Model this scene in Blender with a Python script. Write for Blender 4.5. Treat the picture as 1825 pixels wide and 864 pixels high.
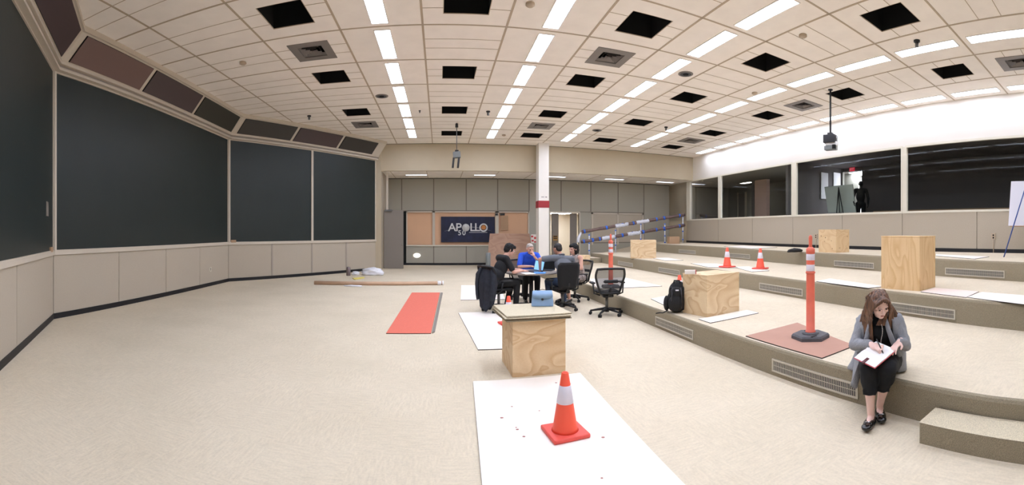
import bpy, bmesh, math, random
from math import sin, cos, tan, pi, atan2, hypot, radians
from mathutils import Vector, Matrix, noise
for o in list(bpy.data.objects): bpy.data.objects.remove(o, do_unlink=True)
SC = bpy.context.scene
COL = SC.collection
random.seed(7)
# ---------------------------------------------------------------- camera (a phone panorama: central cylindrical)
FP, UX, VY, EYE, CEIL = 774.0, 783.8, 411.5, 1.58, 5.13
cd = bpy.data.cameras.new('camera'); cam = bpy.data.objects.new('camera', cd); COL.objects.link(cam)
cam.location = (0, 0, EYE); cam.rotation_euler = (pi/2, 0, 0); SC.camera = cam
cd.type = 'PANO'; cd.panorama_type = 'CENTRAL_CYLINDRICAL'
cd.central_cylindrical_range_u_min = (0-UX)/FP; cd.central_cylindrical_range_u_max = (1825-UX)/FP
cd.central_cylindrical_range_v_min = -(864-VY)/FP; cd.central_cylindrical_range_v_max = VY/FP
cd.central_cylindrical_radius = 1.0; cd.clip_start = .05; cd.clip_end = 200
# ---------------------------------------------------------------- light and exposure
LAMP = 11.0
SC.view_settings.view_transform = 'Standard'; SC.view_settings.look = 'None'
SC.view_settings.gamma = 1; SC.view_settings.use_curve_mapping = False
SC.view_settings.exposure = 1.17
wd = bpy.data.worlds.new('world'); SC.world = wd; wd.use_nodes = True
wd.node_tree.nodes['Background'].inputs[0].default_value = (.9, .85, .8, 1)
wd.node_tree.nodes['Background'].inputs[1].default_value = .02
SC.cycles.use_denoising = True; SC.cycles.use_light_tree = True
SC.cycles.max_bounces = 7; SC.cycles.diffuse_bounces = 6; SC.cycles.transparent_max_bounces = 12
SC.cycles.sample_clamp_indirect = 6
# ---------------------------------------------------------------- picture-to-place helpers
def TH(u): return (u-UX)/FP
def P(u, v, z=0.0):
    r = (EYE-z)*FP/(v-VY); return Vector((r*sin(TH(u)), r*cos(TH(u)), z))
def R(u, r, z=0.0): return Vector((r*sin(TH(u)), r*cos(TH(u)), z))
def ZV(v, r): return EYE-(v-VY)*r/FP
def hit(u, A, B):
    "where the sight line at column u meets the plan line A-B"
    d = Vector((sin(TH(u)), cos(TH(u)))); a = Vector(A[:2]); b = Vector(B[:2])-a
    t = (a.x*b.y-a.y*b.x)/(d.x*b.y-d.y*b.x); return d*t
# ---------------------------------------------------------------- materials
M = {}
def srgb(c): return tuple((x/255/12.92 if x/255 <= .04045 else ((x/255+.055)/1.055)**2.4) for x in c)
def mat(name, rgb, rough=.7, metal=0, var=0, scale=8, bump=0, bscale=60, spec=None, emit=None, estr=0, stretch=None, coat=0):
    m = bpy.data.materials.new(name); m.use_nodes = True; nt = m.node_tree; b = nt.nodes['Principled BSDF']
    c = srgb(rgb); b.inputs['Roughness'].default_value = rough; b.inputs['Metallic'].default_value = metal
    b.inputs['Base Color'].default_value = (*c, 1)
    if spec is not None: b.inputs['Specular IOR Level'].default_value = spec
    if coat: b.inputs['Coat Weight'].default_value = coat
    tc = nt.nodes.new('ShaderNodeTexCoord'); src = tc.outputs['Object']
    if stretch:
        mp = nt.nodes.new('ShaderNodeMapping'); mp.inputs['Scale'].default_value = stretch; nt.links.new(src, mp.inputs[0]); src = mp.outputs[0]
    if var:
        n = nt.nodes.new('ShaderNodeTexNoise'); n.inputs['Scale'].default_value = scale; n.inputs['Detail'].default_value = 5
        r = nt.nodes.new('ShaderNodeValToRGB'); r.color_ramp.elements[0].position = .3; r.color_ramp.elements[1].position = .7
        r.color_ramp.elements[0].color = (*[x*(1-var) for x in c], 1); r.color_ramp.elements[1].color = (*[min(1, x*(1+var)) for x in c], 1)
        nt.links.new(src, n.inputs[0]); nt.links.new(n.outputs[0], r.inputs[0]); nt.links.new(r.outputs[0], b.inputs['Base Color'])
    if bump:
        n = nt.nodes.new('ShaderNodeTexNoise'); n.inputs['Scale'].default_value = bscale; n.inputs['Detail'].default_value = 4
        bp = nt.nodes.new('ShaderNodeBump'); bp.inputs['Strength'].default_value = bump; bp.inputs['Distance'].default_value = .01
        nt.links.new(src, n.inputs[0]); nt.links.new(n.outputs[0], bp.inputs['Height']); nt.links.new(bp.outputs[0], b.inputs['Normal'])
    if emit:
        b.inputs['Emission Color'].default_value = (*srgb(emit), 1); b.inputs['Emission Strength'].default_value = estr
    M[name] = m; return m
def carpet(name, rgb, tile):
    m = mat(name, rgb, .95, spec=.1); nt = m.node_tree; b = nt.nodes['Principled BSDF']; L = nt.links; c = srgb(rgb)
    tc = nt.nodes.new('ShaderNodeTexCoord')
    def col(k): return (*[min(1, x*k) for x in c], 1)
    fine = nt.nodes.new('ShaderNodeTexNoise'); fine.inputs['Scale'].default_value = 55 if tile else 140; fine.inputs['Detail'].default_value = 6
    L.new(tc.outputs['Object'], fine.inputs[0])
    out = None
    def streak(sc):
        mp = nt.nodes.new('ShaderNodeMapping'); mp.inputs['Scale'].default_value = sc; L.new(tc.outputs['Object'], mp.inputs[0])
        n = nt.nodes.new('ShaderNodeTexNoise'); n.inputs['Scale'].default_value = 1; n.inputs['Detail'].default_value = 5; L.new(mp.outputs[0], n.inputs[0]); return n
    h = fine.outputs[0]
    if tile:
        s1 = streak((9, 45, 1)); s2 = streak((45, 9, 1))
        ck = nt.nodes.new('ShaderNodeTexChecker'); ck.inputs['Scale'].default_value = 1/.61; ck.inputs[1].default_value = (0, 0, 0, 1); ck.inputs[2].default_value = (1, 1, 1, 1)
        L.new(tc.outputs['Object'], ck.inputs[0])
        mx = nt.nodes.new('ShaderNodeMix'); mx.data_type = 'FLOAT'
        L.new(ck.outputs[1], mx.inputs[0]); L.new(s1.outputs[0], mx.inputs[2]); L.new(s2.outputs[0], mx.inputs[3])
        m2 = nt.nodes.new('ShaderNodeMix'); m2.data_type = 'FLOAT'; m2.inputs[0].default_value = .55
        L.new(fine.outputs[0], m2.inputs[2]); L.new(mx.outputs[0], m2.inputs[3]); h = m2.outputs[0]
    r = nt.nodes.new('ShaderNodeValToRGB'); e = r.color_ramp.elements; e[0].position = .36; e[1].position = .62
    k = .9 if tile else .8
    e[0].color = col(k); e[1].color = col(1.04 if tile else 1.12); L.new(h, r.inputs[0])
    last = r.outputs[0]
    big = nt.nodes.new('ShaderNodeTexNoise'); big.inputs['Scale'].default_value = .9; big.inputs['Detail'].default_value = 4; L.new(tc.outputs['Object'], big.inputs[0])
    r2 = nt.nodes.new('ShaderNodeValToRGB'); r2.color_ramp.elements[0].position = .3; r2.color_ramp.elements[1].position = .6
    r2.color_ramp.elements[0].color = (.93, .925, .91, 1); r2.color_ramp.elements[1].color = (1, 1, 1, 1); L.new(big.outputs[0], r2.inputs[0])
    mu = nt.nodes.new('ShaderNodeMix'); mu.data_type = 'RGBA'; mu.blend_type = 'MULTIPLY'; mu.inputs[0].default_value = 1
    L.new(last, mu.inputs[6]); L.new(r2.outputs[0], mu.inputs[7]); L.new(mu.outputs[2], b.inputs['Base Color'])
    bp = nt.nodes.new('ShaderNodeBump'); bp.inputs['Strength'].default_value = .5; bp.inputs['Distance'].default_value = .01
    L.new(h, bp.inputs['Height']); L.new(bp.outputs[0], b.inputs['Normal'])
    return m
def plywood(name, rgb, dark, scale=1.6, stretch=(1, 1, 2.2)):
    m = mat(name, rgb, .6); nt = m.node_tree; b = nt.nodes['Principled BSDF']; L = nt.links
    tc = nt.nodes.new('ShaderNodeTexCoord'); mp = nt.nodes.new('ShaderNodeMapping'); mp.inputs['Scale'].default_value = stretch
    L.new(tc.outputs['Object'], mp.inputs[0])
    n = nt.nodes.new('ShaderNodeTexNoise'); n.inputs['Scale'].default_value = scale; n.inputs['Detail'].default_value = 1.5; n.inputs['Distortion'].default_value = .6
    L.new(mp.outputs[0], n.inputs[0])
    mm = nt.nodes.new('ShaderNodeMath'); mm.operation = 'MULTIPLY'; mm.inputs[1].default_value = 8; L.new(n.outputs[0], mm.inputs[0])
    fr = nt.nodes.new('ShaderNodeMath'); fr.operation = 'FRACT'; L.new(mm.outputs[0], fr.inputs[0])
    r = nt.nodes.new('ShaderNodeValToRGB'); e = r.color_ramp.elements
    e[0].position = 0; e[0].color = (*srgb(rgb), 1); e[1].position = 1; e[1].color = (*srgb(rgb), 1)
    x = e.new(.55); x.color = (*[(p+q)/2 for p, q in zip(srgb(rgb), srgb(dark))], 1); x = e.new(.85); x.color = (*srgb(dark), 1)
    L.new(fr.outputs[0], r.inputs[0])
    f = nt.nodes.new('ShaderNodeTexNoise'); f.inputs['Scale'].default_value = 40; L.new(mp.outputs[0], f.inputs[0])
    r2 = nt.nodes.new('ShaderNodeValToRGB'); r2.color_ramp.elements[0].color = (.86, .84, .8, 1); r2.color_ramp.elements[1].color = (1, 1, 1, 1); L.new(f.outputs[0], r2.inputs[0])
    mu = nt.nodes.new('ShaderNodeMix'); mu.data_type = 'RGBA'; mu.blend_type = 'MULTIPLY'; mu.inputs[0].default_value = 1
    L.new(r.outputs[0], mu.inputs[6]); L.new(r2.outputs[0], mu.inputs[7]); L.new(mu.outputs[2], b.inputs['Base Color'])
    return m
def glassy(name, tint, ior=1.45, k=1.0):
    m = bpy.data.materials.new(name); m.use_nodes = True; nt = m.node_tree; nt.nodes.remove(nt.nodes['Principled BSDF'])
    o = nt.nodes['Material Output']; t = nt.nodes.new('ShaderNodeBsdfTransparent'); t.inputs[0].default_value = (*tint, 1)
    g = nt.nodes.new('ShaderNodeBsdfGlossy'); g.inputs['Roughness'].default_value = .02; g.inputs[0].default_value = (k, k, k, 1)
    f = nt.nodes.new('ShaderNodeFresnel'); f.inputs[0].default_value = ior; x = nt.nodes.new('ShaderNodeMixShader')
    nt.links.new(f.outputs[0], x.inputs[0]); nt.links.new(t.outputs[0], x.inputs[1]); nt.links.new(g.outputs[0], x.inputs[2]); nt.links.new(x.outputs[0], o.inputs[0])
    M[name] = m; return m
carpet('carpet_floor', (219, 206, 183), True)
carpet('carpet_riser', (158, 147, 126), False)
carpet('carpet_square', (214, 202, 176), False)
mat('ceiling_tile', (252, 244, 236), .9, var=.03, scale=3, bump=.15, bscale=90)
mat('grid_bar', (190, 172, 150), .6)
mat('wall_panel', (184, 173, 156), .8, var=.03, scale=60, bump=.1, bscale=200)
mat('wall_cream', (194, 180, 155), .8, var=.015, scale=3)
mat('wall_grey', (170, 166, 153), .85, var=.05, scale=90, bump=.15, bscale=150)
mat('seam_grey', (120, 114, 104), .7)
mat('trim_beige', (204, 193, 177), .5)
mat('trim_white', (228, 222, 206), .45)
mat('batten', (165, 154, 142), .5)
mat('black_base', (14, 15, 22), .5)
mat('void', (8, 8, 9), .9)
mat('dark_gap', (22, 22, 24), .8)
mat('screen', (41, 48, 47), .42, var=.06, scale=1.2, spec=.32)
mat('display_brown', (112, 86, 80), .45)
mat('display_plum', (74, 60, 61), .45)
mat('display_dark', (56, 52, 48), .45)
mat('display_moss', (54, 52, 44), .45)
mat('vent_grey', (138, 131, 127), .5, metal=.3)
mat('grille', (196, 188, 172), .5)
mat('grille_dark', (70, 70, 74), .6)
mat('lamp', (255, 255, 255), .5, emit=(223, 233, 255), estr=LAMP*1.1)
mat('lamp_right', (255, 255, 255), .5, emit=(223, 233, 255), estr=LAMP*.64)
mat('lamp_alcove', (255, 255, 255), .5, emit=(224, 236, 255), estr=LAMP*.16)
mat('lamp_frame', (245, 240, 235), .4)
mat('peach', (222, 178, 142), .6, var=.03, scale=1)
mat('column_white', (236, 230, 222), .6)
mat('column_red', (160, 40, 48), .5)
mat('door_grey', (134, 126, 118), .7, var=.03, scale=80)
mat('black_metal', (24, 24, 26), .45)
mat('grey_metal', (120, 120, 120), .4, metal=.6)
mat('chrome', (200, 200, 200), .25, metal=1)
mat('white_plastic', (240, 240, 240), .4)
glassy('glass', (.90, .94, .92), 1.16, .8)
# ---------------------------------------------------------------- mesh builder
class MB:
    def __init__(s): s.v = []; s.f = []; s.mi = []; s.mats = []; s.sm = []
    def m(s, name):
        if name not in s.mats: s.mats.append(name)
        return s.mats.index(name)
    def add(s, vs, fs, mt, smooth=False):
        b = len(s.v); s.v += [Vector(q) for q in vs]; k = s.m(mt)
        for f in fs: s.f.append([b+i for i in f]); s.mi.append(k); s.sm.append(smooth)
    def hexa(s, c, mt):  # 8 corners: bottom 4 ccw, top 4 ccw
        s.add(c, [(3, 2, 1, 0), (4, 5, 6, 7), (0, 1, 5, 4), (1, 2, 6, 5), (2, 3, 7, 6), (3, 0, 4, 7)], mt)
    def box(s, x0, x1, y0, y1, z0, z1, mt, T=None):
        c = [(x0, y0, z0), (x1, y0, z0), (x1, y1, z0), (x0, y1, z0), (x0, y0, z1), (x1, y0, z1), (x1, y1, z1), (x0, y1, z1)]
        if T is not None: c = [T @ Vector(q) for q in c]
        s.hexa(c, mt)
    def cbox(s, c, sz, mt, rot=None, bev=0):
        T = Matrix.Translation(Vector(c)) @ (rot if rot is not None else Matrix())
        if not bev:
            s.box(-sz[0]/2, sz[0]/2, -sz[1]/2, sz[1]/2, -sz[2]/2, sz[2]/2, mt, T)
        else:
            bm = bmesh.new(); bmesh.ops.create_cube(bm, size=1); bmesh.ops.scale(bm, vec=sz, verts=bm.verts)
            bmesh.ops.bevel(bm, geom=list(bm.edges), offset=bev, segments=2, profile=.6, affect='EDGES')
            s.bm(bm, mt, T, True)
    def bm(s, bm, mt, T=None, smooth=False):
        bm.verts.ensure_lookup_table(); bm.verts.index_update()
        s.add([(T @ v.co if T is not None else v.co.copy()) for v in bm.verts], [[v.index for v in f.verts] for f in bm.faces], mt, smooth); bm.free()
    def prism(s, poly, z0, z1, mt, top=None, side=None):
        n = len(poly); a = sum(poly[i][0]*poly[(i+1) % n][1]-poly[(i+1) % n][0]*poly[i][1] for i in range(n))
        if a < 0: poly = poly[::-1]
        vs = [(p[0], p[1], z0) for p in poly]+[(p[0], p[1], z1) for p in poly]
        s.add(vs, [list(range(n))[::-1]], mt); s.add(vs, [list(range(n, 2*n))], top or mt)
        s.add(vs, [(i, (i+1) % n, n+(i+1) % n, n+i) for i in range(n)], side or mt)
    def ring(s, rings, mt, closed=True, caps=True, smooth=True):
        n = len(rings[0]); vs = [q for r in rings for q in r]; fs = []
        for k in range(len(rings)-1):
            for i in range(n if closed else n-1):
                fs.append((k*n+i, k*n+(i+1) % n, (k+1)*n+(i+1) % n, (k+1)*n+i))
        if caps and closed: fs += [list(range(n))[::-1], [(len(rings)-1)*n+i for i in range(n)]]
        s.add(vs, fs, mt, smooth)
    def tube(s, pts, r, mt, n=8, flat=1.0):
        pts = [Vector(p) for p in pts]; rs = r if isinstance(r, (list, tuple)) else [r]*len(pts); rings = []; up = None
        for i, p in enumerate(pts):
            d = (pts[min(i+1, len(pts)-1)]-pts[max(i-1, 0)]).normalized()
            if up is None: up = Vector((0, 0, 1)) if abs(d.z) < .9 else Vector((0, 1, 0))
            a = d.cross(up)
            if a.length < 1e-4: a = d.cross(Vector((1, 0, 0)))
            a.normalize(); b = a.cross(d).normalized(); up = b
            rings.append([p+a*(rs[i]*cos(t))+b*(rs[i]*flat*sin(t)) for t in [2*pi*k/n for k in range(n)]])
        s.ring(rings, mt)
    def lathe(s, prof, mt, c=(0, 0, 0), n=24, T=None, smooth=True):
        rings = [[Vector((c[0]+r*cos(2*pi*k/n), c[1]+r*sin(2*pi*k/n), c[2]+z)) for k in range(n)] for r, z in prof]
        if T is not None: rings = [[T @ q for q in r] for r in rings]
        s.ring(rings, mt, smooth=smooth)
    def ball(s, c, r, mt, T=None, u=14, v=10):
        bm = bmesh.new(); bmesh.ops.create_uvsphere(bm, u_segments=u, v_segments=v, radius=1)
        rr = r if isinstance(r, (tuple, list)) else (r, r, r)
        TT = Matrix.Translation(Vector(c)) @ (T if T is not None else Matrix()) @ Matrix.Diagonal((*rr, 1)); s.bm(bm, mt, TT, True)
    def build(s, name, parent=None, bevel=0, loc=None, rot=None):
        me = bpy.data.meshes.new(name); me.from_pydata([tuple(q) for q in s.v], [], s.f)
        for k in s.mats: me.materials.append(M[k])
        me.polygons.foreach_set('material_index', s.mi); me.polygons.foreach_set('use_smooth', s.sm); me.update()
        o = bpy.data.objects.new(name, me); COL.objects.link(o)
        if parent: o.parent = parent
        if loc is not None: o.location = loc
        if rot is not None: o.rotation_euler = (0, 0, rot)
        if bevel:
            b = o.modifiers.new('b', 'BEVEL'); b.width = bevel; b.segments = 2; b.limit_method = 'ANGLE'; b.angle_limit = radians(40)
        return o
def thing(name, label, cat, loc=(0, 0, 0), rz=0, group=None):
    o = bpy.data.objects.new(name, None); o.empty_display_size = .1; COL.objects.link(o)
    o.location = loc; o.rotation_euler = (0, 0, rz); return tag(o, label, cat, group)
def tag(o, label, cat, group=None, kind=None):
    o['label'] = label; o['category'] = cat
    if group: o['group'] = group
    if kind: o['kind'] = kind
    return o
def struct(mb, name, **k):
    o = mb.build(name, **k); o['kind'] = 'structure'; return o
def dup(root, loc, rz, label, group=None):
    r = root.copy(); COL.objects.link(r); r.location = loc; r.rotation_euler = (0, 0, rz); r['label'] = label
    if group: r['group'] = group
    for ch in list(root.children):
        c = ch.copy(); COL.objects.link(c); c.parent = r
        for g in list(ch.children):
            d = g.copy(); COL.objects.link(d); d.parent = c
    return r
def ordn(n): return ['first', 'second', 'third', 'fourth', 'fifth', 'sixth', 'seventh', 'eighth', 'ninth', 'tenth', 'eleventh', 'twelfth', 'thirteenth'][n]
# ================================================================ THE SETTING
RW0 = Vector((10.70, 0)); RWD = Vector((.0513, 1)).normalized(); RWA = atan2(RWD.y, RWD.x)
def rwx(y): return 10.70+.0513*y
def rws(u): return (hit(u, RW0, RW0+RWD)-RW0).dot(RWD)
YF, YB = 17.6, 20.1           # soffit front, back wall of the alcove
YR = -5.0
C = [Vector((-1.5, -1.0)), Vector((-6.06, 4.91)), Vector((-6.35, 12.0)), Vector((-2.58, 17.45))]
C[0] = C[1]+(C[0]-C[1]).normalized()*0+Vector((1.86, -2.28)).normalized()*6.6
def offs(d):
    "the screen wall's plan line moved d into the room"
    out = []; n = []
    for a, b in zip(C, C[1:]):
        t = (b-a).normalized(); n.append(Vector((t.y, -t.x)))
    for i, c in enumerate(C):
        if i == 0: out.append(c+n[0]*d)
        elif i == len(C)-1: out.append(c+n[-1]*d)
        else:
            m = (n[i-1]+n[i]).normalized(); out.append(c+m*(d/m.dot(n[i])))
    return out
f = MB(); f.prism([(-9, YR), (3.6, YR), (3.6, YB+3.5), (-9, YB+3.5)], -.1, 0, 'carpet_floor')
struct(f, 'floor')
# --- stepped platforms
def edge(pts): return [Vector(p) for p in pts]
T1 = edge([(3.15, -2.5), (3.18, 1.0), (3.25, 2.02), (3.31, 3.6), (3.40, 6.0), (3.44, 9.0), (3.44, 17.45)])
T2 = edge([(5.15, -2.5), (5.38, 1.2), (5.72, 3.0), (5.97, 4.6), (6.15, 6.6), (6.30, 9.5), (6.34, 13.0), (6.32, 17.45)])
T3 = edge([(7.45, -2.5), (7.72, 1.7), (8.25, 4.0), (8.62, 6.0), (8.90, 9.0), (9.15, 12.0), (9.32, 17.45)])
Z1, Z2, Z3 = .305, .65, 1.01
def tier(T, z0, z1, name):
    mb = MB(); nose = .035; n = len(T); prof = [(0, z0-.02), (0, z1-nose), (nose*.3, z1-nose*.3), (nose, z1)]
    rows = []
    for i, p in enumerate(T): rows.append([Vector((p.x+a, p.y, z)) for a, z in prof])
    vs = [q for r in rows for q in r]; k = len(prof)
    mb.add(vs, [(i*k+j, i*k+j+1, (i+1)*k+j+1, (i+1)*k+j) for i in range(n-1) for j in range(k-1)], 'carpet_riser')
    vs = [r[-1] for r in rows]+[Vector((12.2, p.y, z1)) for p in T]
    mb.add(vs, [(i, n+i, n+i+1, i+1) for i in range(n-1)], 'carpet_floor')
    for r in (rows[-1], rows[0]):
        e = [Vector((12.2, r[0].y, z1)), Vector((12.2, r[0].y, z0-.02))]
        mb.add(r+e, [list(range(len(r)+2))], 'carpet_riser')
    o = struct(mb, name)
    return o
for T, a, b, nm in ((T1, 0, Z1, 'floor_platform_low'), (T2, Z1, Z2, 'floor_platform_middle'), (T3, Z2, Z3, 'floor_platform_top')): tier(T, a, b, nm)
def onT(T, u):
    for a, b in zip(T, T[1:]):
        h = hit(u, a, b); t = (h-a).dot((b-a))/(b-a).length_squared
        if 0 <= t <= 1 and h.dot(Vector((sin(TH(u)), cos(TH(u))))) > 0: return h
    return h
# carpeted step at the near end, and the small one behind the group
mb = MB(); a = Vector((2.89, 1.46)); d = Vector((-.035, -1)).normalized(); q = Vector((.30, 0))
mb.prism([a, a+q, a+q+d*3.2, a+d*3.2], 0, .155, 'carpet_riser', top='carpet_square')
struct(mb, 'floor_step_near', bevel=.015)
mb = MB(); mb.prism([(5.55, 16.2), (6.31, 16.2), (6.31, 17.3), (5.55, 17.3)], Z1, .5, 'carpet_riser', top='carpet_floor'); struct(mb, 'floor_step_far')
# ramp in the alcove behind the railing
mb = MB(); mb.add([(5.2, 17.6, 0), (10.6, 17.6, Z3), (12.0, 17.6, Z3), (12.0, YB, Z3), (10.6, YB, Z3), (5.2, YB, 0), (5.2, 17.6, -.05), (12, 17.6, -.05)],
       [(0, 1, 4, 5), (1, 2, 3, 4), (6, 7, 2, 1, 0)], 'carpet_floor'); struct(mb, 'floor_ramp')
# --- screen wall (left): panelled wainscot, wall core, sill
def frame2(A, B):
    d = (B-A).normalized(); return Matrix.Translation((A.x, A.y, 0)) @ Matrix.Rotation(atan2(d.y, d.x), 4, 'Z'), (B-A).length
SILL, STOP = 1.18, 4.45
mb = MB(); seams = [[30], [212, 296, 356], [485, 556, 617]]
base = MB(); sill = MB()
for i, (A, B) in enumerate(zip(C, C[1:])):
    T, Ln = frame2(A, B); dr = (B-A).normalized()
    mb.box(-.05, Ln+(.05 if i < 2 else -.01), .02, .25, 0, CEIL, 'dark_gap', T)
    cuts = [0]+[(hit(u, A, B)-A).dot(dr) for u in seams[i]]+[Ln]
    for a, b in zip(cuts, cuts[1:]):
        mb.box(a+.008, b-.008, 0, .03, .1, SILL-.02, 'wall_panel', T)
    if i == 2:
        for c in cuts[1:-1]: mb.box(c-.03, c+.03, -.012, 0, .1, SILL, 'batten', T)
    base.box(-.01, Ln+.01, -.012, .02, 0, .1, 'black_base', T)
    sill.box(-.01, Ln+.01, -.035, .03, SILL-.03, SILL+.035, 'trim_beige', T)
struct(mb, 'wall_left'); struct(base, 'baseboard_left'); struct(sill, 'trim_1')
def screen(A, B, u0, u1, label):
    T, Ln = frame2(A, B); dr = (B-A).normalized()
    A0 = A; s0 = .01 if u0 is None else (hit(u0, A, B)-A).dot(dr); s1 = Ln-.035 if u1 is None else (hit(u1, A, B)-A).dot(dr)
    p = A+dr*s0; w = s1-s0
    t = thing('projection_screen', label, 'screen', (p.x, p.y, 0), atan2(dr.y, dr.x), 'rear projection screens along the left wall')
    m = MB(); m.box(.03, w-.03, -.004, .02, SILL+.04, STOP-.02, 'screen'); m.build('screen_panel', t)
    m = MB(); fw = .045
    for b in ((0, fw, SILL+.035, STOP), (w-fw, w, SILL+.035, STOP), (fw, w-fw, SILL+.035, SILL+.06), (fw, w-fw, STOP-.03, STOP)):
        m.box(b[0], b[1], -.03, .018, b[2], b[3], 'trim_beige')
    m.build('screen_frame', t)
screen(C[0], C[1], None, None, 'dark green-grey projection screen at the far left edge, cut off by the frame')
screen(C[1], C[2], None, None, 'largest dark projection screen, very wide, under the brown display panel')
screen(C[2], C[3], None, 556, 'dark projection screen just right of the largest screen')
screen(C[2], C[3], 556, None, 'rightmost dark projection screen, next to the grey open door')
# sloped valance with display panels above the screens
o1, o2, o3 = offs(.13), offs(.16), offs(.56)
mb = MB()
def strip(mb, La, za, Lb, zb, mt):
    vs = [(p.x, p.y, za) for p in La]+[(p.x, p.y, zb) for p in Lb]; n = len(La)
    mb.add(vs, [(i, i+1, n+i+1, n+i) for i in range(n-1)], mt)
o0 = offs(-.02); o25 = offs(.60)
strip(mb, o0, STOP, o1, STOP, 'trim_beige'); strip(mb, o1, STOP, o1, STOP+.05, 'trim_beige'); strip(mb, o1, STOP+.05, offs(.09), STOP+.06, 'batten')
strip(mb, offs(.09), STOP+.06, offs(.09), STOP+.10, 'batten'); strip(mb, offs(.09), STOP+.10, o2, STOP+.10, 'trim_beige'); strip(mb, o2, STOP+.10, o2, STOP+.15, 'trim_beige')
ZA, ZBt = STOP+.15, CEIL-.10
strip(mb, o2, ZA, o3, ZBt, 'trim_beige'); strip(mb, o3, ZBt, o25, ZBt, 'trim_beige'); strip(mb, o25, ZBt, o25, CEIL, 'trim_beige')
e = [(C[3].x, C[3].y, STOP), (o1[3].x, o1[3].y, STOP), (o2[3].x, o2[3].y, ZA), (o3[3].x, o3[3].y, ZBt), (o25[3].x, o25[3].y, CEIL), (C[3].x, C[3].y, CEIL)]
mb.add(e, [list(range(6))], 'trim_beige'); struct(mb, 'trim_2')
cutsu = [(0, [-150], ['display_plum', 'display_plum']), (1, [249, 342], ['display_brown', 'display_plum', 'display_moss']), (2, [518, 600], ['display_dark', 'display_plum', 'display_dark'])]
labs = [['plum display panel above the far left screen, out of frame', 'dark plum display panel slanting up at the top left corner of the frame'],
        ['reddish-brown display panel above the left end of the largest screen', 'plum display panel between the reddish-brown one and the mossy dark one', 'mossy dark display panel above the right end of the largest screen'],
        ['charcoal display panel right after the mossy one, left of a plum panel', 'dark plum display panel in the middle of the three over the two smaller screens', 'last charcoal display panel, beside the cream end of the valance']]
for i, us, ms in cutsu:
    A, B = o2[i], o2[i+1]; A2, B2 = o3[i], o3[i+1]; dr = (B-A).normalized(); L1 = (B-A).length
    ts = [0]
    for u in us:
        ts.append(.45 if u < 0 else (hit(u, A, B)-A).dot(dr)/L1)
    ts.append(1)
    n2 = Vector((dr.y, -dr.x))
    for k, (a, b) in enumerate(zip(ts, ts[1:])):
        if i == 0 and k == 0: continue
        g = .055/L1; ga = .14/L1 if a == 0 else g; gb = (.14/L1 if b == 1 else g)
        if i == 2 and b == 1: gb = .45/L1
        def pt(t, s):
            q = (A+(B-A)*t).lerp(A2+(B2-A2)*t, s); return Vector((q.x, q.y, ZA+(ZBt-ZA)*s))
        o = Vector((n2.x*.006, n2.y*.006, -.006)); m = MB(); c = [pt(a+ga, .05), pt(b-gb, .05), pt(b-gb, .95), pt(a+ga, .95)]
        m.hexa([p_+o*.2 for p_ in c]+[p_+o*1.6 for p_ in c], 'void')
        cc = sum(c, Vector())/4; c2 = [cc+(p_-cc)*.985 for p_ in c]
        m.hexa([p_+o*1.0 for p_ in c2]+[p_+o*2.6 for p_ in c2], ms[k])
        tag(m.build('display_panel'), labs[i][k], 'display panel', 'display panels in the valance above the screens')
# --- ceiling: tiles with open squares, grid bars
GX = [-9.04, -7.59, -6.15, -4.70, -3.21, -1.74, -.295, 1.157, 2.666, 4.114, 5.549, 6.99, 8.42, 9.87]
BAY = {'-3.21': 0, '-.295': 1, '2.666': 2}
SHR = {6.99: .012, 8.42: .028, 9.87: .042}
def gx(i, y):
    if i >= len(GX): return rwx(y)
    return GX[i]+SHR.get(GX[i], 0)*(y-9)
def gy(j): return 7.466+1.515*j
JS = range(-8, 7)
opens = {4: [-1, 1, 3, -3], 6: [-1, 1, 3, 5, -3], 8: [-1, 1, 3, 5, -3], 10: [-3, -1, 1, 3, 5], 12: [-3, -1, 1, 3, 5]}
vents = {4: [0, 4, -4], 6: [-4], 8: [0, 4, -4], 10: [-5], 12: [-4, 0, 4]}
lights = [5, 7, 9, 11, 13]
mb = MB(); bar = MB(); hole = []; ventc = []
def cell(i, j, y0, y1):
    a0, a1, b0, b1 = gx(i, y0), gx(i+1, y0), gx(i, y1), gx(i+1, y1)
    return [Vector((a0, y0)), Vector((a1, y0)), Vector((b1, y1)), Vector((b0, y1))]
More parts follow.
